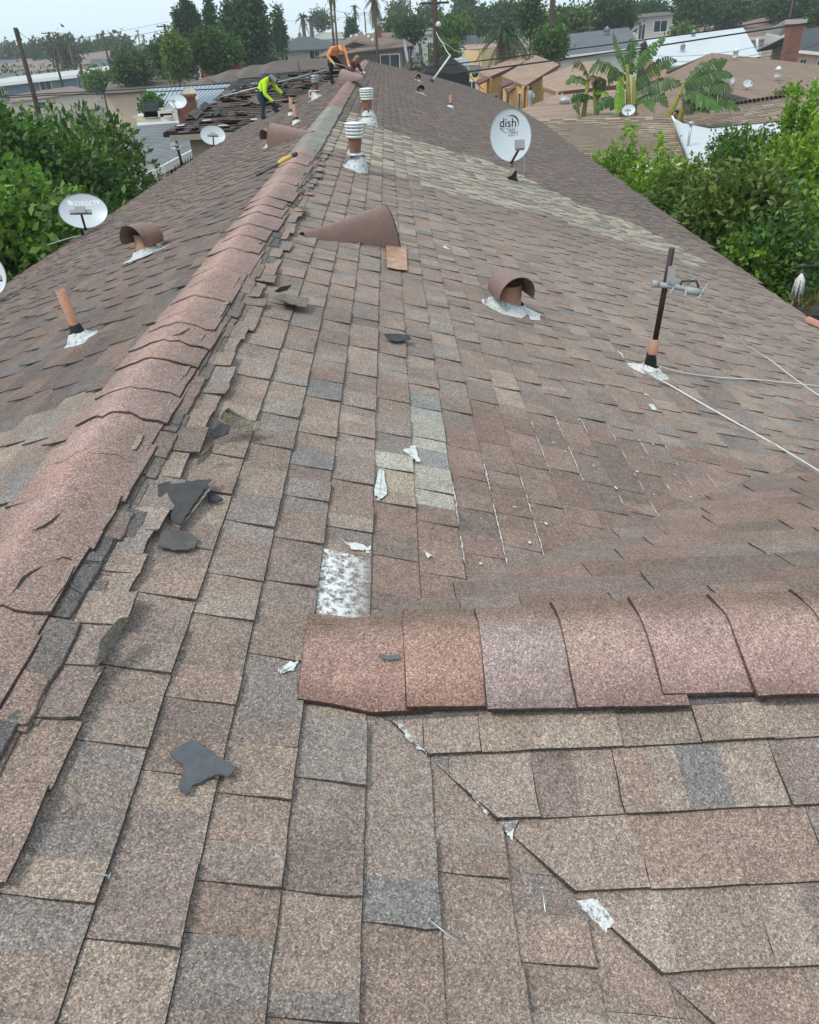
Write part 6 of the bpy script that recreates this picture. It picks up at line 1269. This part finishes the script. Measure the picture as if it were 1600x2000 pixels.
t = thing('planter', 'dark planter with dry grass beyond the near eave', 'planter', T3(*at_y(1588, 600, 10.6))); part(t, 'box', M_DARKMET, lambda m: m.box((0, 0, -.5), (.5, .4, .9))); v, q, tn = leaves(np.array([[x * .2, y * .15, 0] for x in (-1, -.5, 0, .5, 1) for y in (-1, 0, 1)]), np.tile([0, 0, 1.2], (15, 1)), .2, [(.18, .13, .05), (.1, .12, .04)], 5, .03, .15); arr_mesh('grass', v, q, tn, M_LEAFM, t)
bk = MB(); bk.box((8.9, 11.5, 2.4), (4.2, 7.5, .2)); tag(bk.build('patio_floor', mat_plain('patio_dark', (0.05, .05, .05), .9)), 'dark patio floor beyond the near eave', kind='structure')
P = on_right(1592, 634, .03); t = thing('clay_tile', 'terracotta tile lying at the near eave', 'tile', slopeR(P)); part(t, 'tile', mat_plain('terracotta', (0.42, .2, .14), .8), lambda m: m.lathe([(0.05, -.1), (0.05, .14)], 10, RZ(.6) @ RX(math.pi / 2), a0=0, a1=math.pi)); 
# ---------------------------------------------------------------- trees beyond the houses
def ground_tree(px, ytop, ybot, wpx, Y, label, cols, n=900, per=5, leaf=None, name='broad_tree', seed=1, lump=12, lf=.42, hol=.55, shoots=0):
    top, bot = at_y(px, ytop, Y), at_y(px, ybot, Y); r = wpx * Y / 1737 / 2; h = (top[2] - bot[2]) / 2; c = (top[0], Y, (top[2] + bot[2]) / 2)
    return tree(name, label, (c[0], c[1], 0), lumps(c, (r * .92, r * .92, h * .92), lump, lf, seed), n, per, leaf or max(0.16, Y * 0.0042), cols, max(.15, r * .09), mat=M_LEAFM, hollow=hol, shoots=shoots, aspect=.6)
def cypress(px, ytop, ybot, wpx, Y, label, cols=FARD):
    top, bot = at_y(px, ytop, Y), at_y(px, ybot, Y); r = wpx * Y / 1737 / 2; H = top[2] - bot[2]; bl = []
    for i in range(9):
        f = (i + .3) / 9; rr = r * (1 - f) ** .75 * (1 if i else .8) + .05; bl.append(((top[0] + rng.gauss(0, r * .08), Y, bot[2] + H * f), (rr, rr, H * .14)))
    return tree('cypress', label, (top[0], Y, 0), bl, 700, 4, Y * .0036, cols, r * .25, mat=M_LEAFM, hollow=.6, spread=Y * .0022)
cypress(359, -8, 66, 30, 120, 'tallest cypress of the cluster at the upper edge'); cypress(346, 18, 66, 16, 119, 'thin cypress on the near side of the cluster'); cypress(373, 10, 64, 20, 121, 'slanting cypress on the far side of the cluster'); cypress(405, -4, 66, 22, 118, 'single slim cypress between the cluster and the big tree'); cypress(540, 17, 92, 24, 140, 'dark cypress right of the big tree'); cypress(684, 38, 78, 11, 190, 'small distant cypress behind the brown house')
ground_tree(472, -12, 128, 92, 108, 'big dark ivy covered tree behind the red house', FARD, 2200, 5, .5, seed=31, lump=16)
ground_tree(412, 58, 146, 104, 96, 'round dark tree in front of the red house', DK[:3], 1700, 6, .34, seed=32)
ground_tree(330, 78, 152, 96, 104, 'dark spreading tree left of the round tree', FARD, 1500, 5, .42, seed=33)
ground_tree(332, 62, 166, 46, 92, 'slender yellow green tree before the spreading tree', LG + OLV[2:], 800, 5, .36, seed=34)
ground_tree(255, 112, 158, 84, 98, 'grey green bushy tree beside the beige house', [(0.07, .12, .05), (.09, .145, .06), (.055, .1, .04)], 1100, 5, .4, seed=35)
ground_tree(195, 146, 176, 58, 118, 'yellow green tree beside the blue building', LG, 700, 4, .42, seed=36)
for (x, yt, yb, w_, Y, lb) in ((75, 94, 118, 62, 300, 'hazy round tree left of the double armed pole'), (170, 95, 122, 34, 280, 'hazy round tree right of the short pole'), (228, 84, 112, 44, 270, 'hazy dark tree left of the spreading tree'), (205, 92, 112, 34, 340, 'pale hazy tree behind the far pole'), (20, 100, 122, 34, 320, 'hazy tree at the left horizon'), (118, 78, 122, 50, 200, 'tall ragged tree beside the double armed pole')):
    ground_tree(x, yt, yb, w_, Y, lb, FAR, 500, 4, Y * .0045, seed=x)
for (x, yt, yb, w_, Y, lb, cl) in ((800, 33, 84, 46, 135, 'dark round tree right of the brown house', FARD), (775, 44, 66, 36, 160, 'lime tree behind the dark round tree', LG), (882, 38, 76, 70, 128, 'light green tree right of the utility pole', LG), (930, 26, 62, 70, 170, 'dark green tree behind the light green one', FAR), (910, -12, 46, 30, 230, 'dark hazy column tree above the light green tree', FARD), (840, 18, 56, 44, 240, 'hazy tree behind the utility pole', FAR),
                               (1076, 60, 114, 72, 92, 'round green tree beside the slate roof', DK[1:] + LG[:1]), (1040, -6, 78, 36, 104, 'ivy column tree between palm and round tree', FARD + LG[:1]), (1110, 18, 62, 90, 130, 'yellow green trees behind the round tree', OLV + LG[:1]), (990, 14, 56, 80, 180, 'broad green tree behind the bushy palm', FAR), (1205, -20, 72, 100, 132, 'large dark pine before the pink house', FARD), (1372, -20, 48, 150, 142, 'wide dark tree above the metal roof', FARD + FAR[:1]), (1425, 0, 46, 70, 150, 'mid green tree right of the wide dark tree', FAR), (1565, -25, 46, 160, 150, 'dark tree mass above the chimney', FARD), (1490, -8, 36, 70, 190, 'grey green tree behind the long brown roof', FAR), (1612, 28, 74, 60, 120, 'green tree at the upper edge beside the dark roof', FAR),
                               (1548, 178, 212, 52, 54, 'small shrub at the edge of the brown hip roof', OLV), (870, 92, 124, 40, 100, 'green shrub below the utility pole', LG), (1268, 10, 40, 60, 175, 'dark tree behind the pink house', FARD), (1335, 62, 76, 30, 132, 'low shrub beside the metal roof', OLV), (505, 110, 136, 60, 120, 'dark shrub under the big tree', FARD), (296, 196, 216, 20, 50, 'small green shrub in the junk yard', LG)):
    ground_tree(x, yt, yb, w_, Y, lb, cl, 1000 if w_ > 60 else 600, 5, max(.2, Y * .0040), seed=x + 3)
# wispy eucalyptus
for (x, yt, yb, w_, Y, lb) in ((625, 18, 62, 46, 240, 'wispy hazy eucalyptus left of the dry palm'), (775, -6, 46, 46, 250, 'wispy hazy eucalyptus right of the skirted palm')):
    ground_tree(x, yt, yb, w_, Y, lb, [(0.07, .1, .06), (.09, .12, .07)], 260, 5, .7, seed=x, lump=18, lf=.26, hol=.3)
def frond_palm(px, ytop, ybot, wpx, Y, label, col, nf=22, skirt=0, feather=True, trunk_w=None, name='palm_tree', tcol=(1, 1, 1), droop=.9):
    top, bot = at_y(px, ytop, Y), at_y(px, ybot, Y); R = wpx * Y / 1737 / 2; H = top[2]; base = (top[0], Y, 0); t = thing(name, label, 'palm', T3(*base)); cz = H - R * .45; tr = trunk_w or R * .1
    m = MB(); m.tube([(0, 0, 0), (0.0, 0, cz * .5), (0, 0, cz)], [tr * 1.2, tr, tr * .9], 8, tint=tcol); m.build('trunk', M_BARK, t)
    def frond(az, el, L, cl, dr, wd):
        d = Vector((math.cos(az) * math.cos(el), math.sin(az) * math.cos(el), math.sin(el))); s = Vector((-math.sin(az), math.cos(az), 0)); m = MB(); n = 7; P = [Vector((0, 0, cz)) + d * L * f - Vector((0, 0, L * dr * f * f)) for f in [i / n for i in range(n + 1)]]
        for i in range(n):
            f = (i + .5) / n; w2 = wd * L * (1 - f * .75); tip = (P[i + 1] - P[i]) * .9
            for sd in (-1, 1):
                for h_ in (0, .5):
                    a = P[i].lerp(P[i + 1], h_); b_ = P[i].lerp(P[i + 1], h_ + .38); k = rng.uniform(.75, 1.2)
                    m.add([a, b_, b_ + s * sd * w2 + tip - Vector((0, 0, w2 * rng.uniform(.2, .7))), a + s * sd * w2 * .9 + tip - Vector((0, 0, w2 * .5))], [(0, 1, 2, 3)], None, tuple(c * k for c in cl))
        m.build('frond', M_LEAFM, t)
    for i in range(nf): frond(i * 2.4 + rng.uniform(-.2, .2), rng.uniform(-.15, 1.25), R * rng.uniform(.85, 1.15), col, droop * rng.uniform(.4, .8), .22)
    for i in range(skirt): frond(i * 2.4, rng.uniform(-1.45, -.9), R * rng.uniform(1.0, 1.9), (0.13, .10, .07), .25, .16)
    return t
frond_palm(730, -16, 66, 46, 128, 'fan palm with brown hanging skirt at the upper edge', (0.05, .09, .035), 16, 26, trunk_w=.2)
frond_palm(643, -26, 84, 22, 118, 'dry palm with twin trunks left of the skirted palm', (0.12, .11, .06), 8, 22, trunk_w=.17); frond_palm(650, -22, 84, 22, 122, 'second dry trunk leaning beside the dry palm', (0.12, .11, .06), 6, 18, trunk_w=.15)
frond_palm(692, 8, 62, 22, 210, 'slim distant fan palm between the two skirted palms', (0.10, .12, .06), 14, 8, trunk_w=.35)
frond_palm(590, 24, 72, 34, 220, 'hazy date palm left of the eucalyptus', (0.04, .07, .035), 22, 6, trunk_w=.5); frond_palm(606, 32, 72, 26, 225, 'hazy date palm beside the first', (0.04, .07, .035), 20, 4, trunk_w=.5)
frond_palm(985, 36, 120, 104, 88, 'bushy feather palm behind the orange stucco houses', (0.05, .085, .03), 40, 10, trunk_w=.4, droop=1.3)
frond_palm(1525, 4, 40, 44, 165, 'feather palm above the long brown roof', (0.06, .11, .045), 20, 0)
frond_palm(1000, 6, 40, 40, 230, 'hazy palm behind the bushy palm', (0.05, .09, .05), 16, 0)
for x, yt, Y, lb in ((268, 58, 420, 'tiny far palm, taller of the pair left of the cypress cluster'), (279, 67, 430, 'tiny far palm, shorter of the pair left of the cypress cluster'), (130, 66, 190, 'ragged feather palm beside the double armed pole'), (108, 74, 195, 'leaning feather palm left of the ragged one'), (302, 72, 400, 'tiny far palm right of the pair'), (245, 66, 380, 'far thin palm left of the pair')):
    frond_palm(x, yt, yt + 30, 13 if Y > 300 else 34, Y, lb, (0.05, .085, .045), 14, 4, trunk_w=.3)
# far belt of trees closing the horizon, one mass
pts = []
for i in range(1500):
    Y = nrg.uniform(330, 620); x = nrg.uniform(-560, 640); hgt = (5 + 5.5 * (0.5 + 0.5 * mnoise.noise((x * .012, Y * .01, 0)))) * (1.25 if x > 0 else .8); pts.append((x, Y, hgt))
cl = np.repeat(np.array(pts), 26, 0); cl[:, 2] *= nrg.random(len(cl)) ** .8 * .95; cl[:, 0] += nrg.normal(0, 3, len(cl)); cl[:, 1] += nrg.normal(0, 3, len(cl))
v, q, tn = leaves(cl, np.tile([0, -.3, .5], (len(cl), 1)), 1.9, FAR, 1, .5, .8); tag(arr_mesh('treeline', v, q, tn, M_LEAFM), 'hazy belt of far trees along the horizon', kind='stuff')
# mid-distance gardens that fill between the houses
pts = []
for i in range(520):
    Y = nrg.uniform(95, 320); x = nrg.uniform(-.55, .62) * Y
    if abs(x - 2) < 9 + Y * .02 and Y < 125: continue
    gx = proj(x, Y, 2)[0]
    if (gx < 500 or gx > 850) and Y < 168: continue
    pts.append((x, Y, nrg.uniform(1.5, 4.2)))
cl = np.repeat(np.array(pts), 60, 0); cl[:, 2] *= nrg.random(len(cl)) ** .7; cl[:, :2] += nrg.normal(0, 1.7, (len(cl), 2))
v, q, tn = leaves(cl, np.tile([0, -.2, .6], (len(cl), 1)), .8, FAR + FARD[:1], 1, .4, .7); tag(arr_mesh('garden_foliage', v, q, tn, M_LEAFM), 'low garden greenery between the distant houses', kind='stuff')
# ---------------------------------------------------------------- distant roofs filling the blocks
rb = random.Random(5); DH = []
ORD = 'first second third fourth fifth sixth seventh eighth ninth tenth eleventh twelfth thirteenth fourteenth fifteenth sixteenth seventeenth eighteenth nineteenth twentieth'.split()
for i in range(22):
    Y = rb.uniform(140, 330); x = rb.uniform(-.52, .6) * Y
    px_, py_ = proj(x, Y, 4)
    if px_ < -60 or px_ > 1660 or (560 < px_ < 860 and Y < 150): continue
    W_, D_, he, hr = rb.uniform(9, 17), rb.uniform(7, 10), rb.uniform(2.6, 3.2), rb.uniform(4.3, 5.4); t = thing('distant_house', 'distant low house among the garden trees', 'house', T3(x, Y, 0) @ RZ(rb.uniform(-.25, .25) + rb.choice([0, 0, 1.57])), 'distant low houses'); DH.append((px_, t))
    m = MB(); m.box((0, 0, he / 2), (W_ - .8, D_ - .8, he)); m.build('wall', wallm(rb.choice([(0.55, .5, .43), (.5, .42, .34), (.6, .58, .54)])), t)
    m = MB(); a, b_ = W_ / 2, D_ / 2; k = rb.choice([0, D_ * .45]); m.add([(-a, -b_, he), (a, -b_, he), (a, b_, he), (-a, b_, he), (-a + k, 0, hr), (a - k, 0, hr)], [(0, 1, 5, 4), (2, 3, 4, 5), (1, 2, 5), (3, 0, 4), (3, 2, 1, 0)]); m.build('roof', roofing(rb.choice([(0.20, .15, .12), (.13, .105, .095), (.115, .125, .14), (.26, .2, .16), (.36, .35, .33)]), 3), t)
    for sx in (-.28, .22):
        m = MB(); m.box((sx * W_, -D_ / 2 + .38, he * .55), (1.5, .06, 1.1)); m.build('window', M_GLASS, t)
DH.sort(key=lambda q: q[0])
for i, (_, t) in enumerate(DH): t['label'] = ORD[min(i, 19)] + ' distant low house from the left among far garden trees'
# ---------------------------------------------------------------- utility poles and wires
def pole(px, ytop, Y, r, label, arms=(), lean=0.0, ybot=None, extra=None):
    top = at_y(px, ytop, Y); t = thing('utility_pole', label, 'utility pole', T3(top[0], top[1], 0)); m = MB(); m.tube([(lean, 0, 0), (0, 0, top[2])], [r * 1.2, r], 10); m.build('post', M_WOODPOLE, t)
    for dz, w_, an in arms:
        m = MB(); M = T3(0, 0, top[2] - dz) @ RZ(an); m.box((0, 0, 0), (w_, .12, .14), M); m.build('crossarm', M_WOODPOLE, t)
        m = MB(); [m.lathe([(.05, .07), (.06, .2), (.02, .25)], 6, M @ T3(x * w_, 0, 0)) for x in (-.45, -.2, .2, .45)]; m.build('insulators', M_GREYPL, t)
    return t, top
pA, tA = pole(30, 54, 78, .19, 'leaning brown pole standing in the citrus tree top', (), 0.0); part(pA, 'bracket', M_WOODPOLE, lambda m: m.box((.1, -.1, tA[2] - .5), (.3, .2, .7)))
pole(95, 62, 150, .17, 'pole with two crossarms left of the ragged palm', ((.2, 2.4, .15), (1.5, 2.2, .15))); pole(200, 64, 158, .16, 'pole with one wide crossarm before the hazy trees', ((.25, .8, .1), (1.0, 2.1, .1))); pole(147, 86, 150, .16, 'short armed pole before the blue building', ((.2, 1.1, 0),)); pole(321, 47, 116, .17, 'armed pole beside the cypress cluster', ((.25, 2.0, .2), (.9, 1.4, .2)))
pB, tB = pole(848, -60, 66, .17, 'tall dark utility pole beyond the far end of the roof', ((2.0, 2.2, .3),)); part(pB, 'street_lamp', M_SEALW, lambda m: m.lathe([(0, -.1), (.18, -.05), (.2, .1), (.1, .25), (0, .28)], 12, T3(.22, -.2, tB[2] - 3.4)))
pole(1081, -40, 92, .24, 'thick pole behind the round green tree'); pole(800, -20, 260, .2, 'thin far pole right of the eucalyptus', ((.5, 2.4, 0),)); pole(712, 22, 230, .16, 'thin far pole behind the skirted palm'); pole(1170, -10, 170, .2, 'thin pole behind the dark pine'); pole(1553, -20, 140, .2, 'pole behind the feather palm')
pole(40, 90, 140, .08, 'thin grey mast before the blue building')
def wire(label, pts, r, sag=0.0, mat=None):
    P = [Vector(at_y(*p)) for p in pts]; out = []
    for i in range(len(P) - 1):
        for k in range(10):
            f = k / 10; out.append(P[i].lerp(P[i + 1], f) - Vector((0, 0, sag * 4 * f * (1 - f))))
    out.append(P[-1]); tag(MB().tube(out, r, 5).build('power_line', mat or M_WIRE), label, 'wire')
wire('upper black cable crossing the right hand houses', [(700, 148, 48), (905, 123, 50), (1160, 91, 50), (1390, 60, 50), (1640, 19, 50)], .035)
wire('lower black cable crossing the right hand houses', [(870, 146, 48), (1060, 121, 49), (1250, 95, 49), (1400, 72, 49), (1640, 36, 49)], .042)
wire('upper dark cable in front of the beige house', [(-40, 190, 58), (90, 183, 58), (230, 176, 58), (480, 161, 58), (560, 156, 58)], .035); wire('lower dark cable in front of the beige house', [(-40, 194, 57), (100, 186, 57), (240, 182, 57), (420, 174, 57), (520, 164, 57)], .035)
wire('thin guy wire from the leaning pole', [(36, 62, 78), (90, 100, 100), (150, 122, 130)], .02); wire('service drop from the utility pole to the strut', [(852, 62, 66), (866, 85, 58), (880, 108, 50)], .025, .1, M_CABLE); wire('second service drop beside the first', [(852, 66, 66), (880, 92, 70), (898, 100, 74)], .025, .1, M_CABLE); wire('service drop from the strut to the far eave', [(880, 108, 50), (905, 130, 48), (945, 175, 45)], .02, .1)
for i, (a, b_, Yw) in enumerate((((-20, 96, 200), (330, 42, 200), 0), ((90, 84, 150), (320, 58, 118), 0), ((-20, 84, 160), (210, 66, 160), 0), ((540, 42, 200), (860, 8, 170), 0), ((640, 16, 118), (740, 20, 130), 0), ((1260, 108, 100), (1500, 86, 100), 0), ((1270, 118, 95), (1530, 96, 90), 0), ((1438, 112, 80), (1640, 70, 70), 0))):
    wire(('thin far wire above the blue building', 'thin wire between the two armed poles', 'highest thin wire at the left', 'thin wire past the skirted palm', 'short wire between the dry palms', 'thin wire crossing the metal roof', 'lower thin wire crossing the metal roof', 'thin wire from the roof vent to the chimney')[i], [a, b_], .025 if i < 5 else .02, .5)
# ---------------------------------------------------------------- haze
nh = bpy.data.materials.new('haze_air'); nh.use_nodes = True; nh.node_tree.nodes.clear(); pv = nh.node_tree.nodes.new('ShaderNodeVolumePrincipled'); ou = nh.node_tree.nodes.new('ShaderNodeOutputMaterial'); nh.node_tree.links.new(pv.outputs[0], ou.inputs['Volume'])
pv.inputs['Color'].default_value = (0.90, 0.97, 1.0, 1); pv.inputs['Density'].default_value = 0.00045; pv.inputs['Anisotropy'].default_value = 0.2
HZ = True
if HZ:
    m = MB(); m.box((0, 465, 9.6), (1900, 1330, 21.2)); o = m.build('haze', nh); tag(o, 'pale air haze over the neighbourhood', kind='stuff')
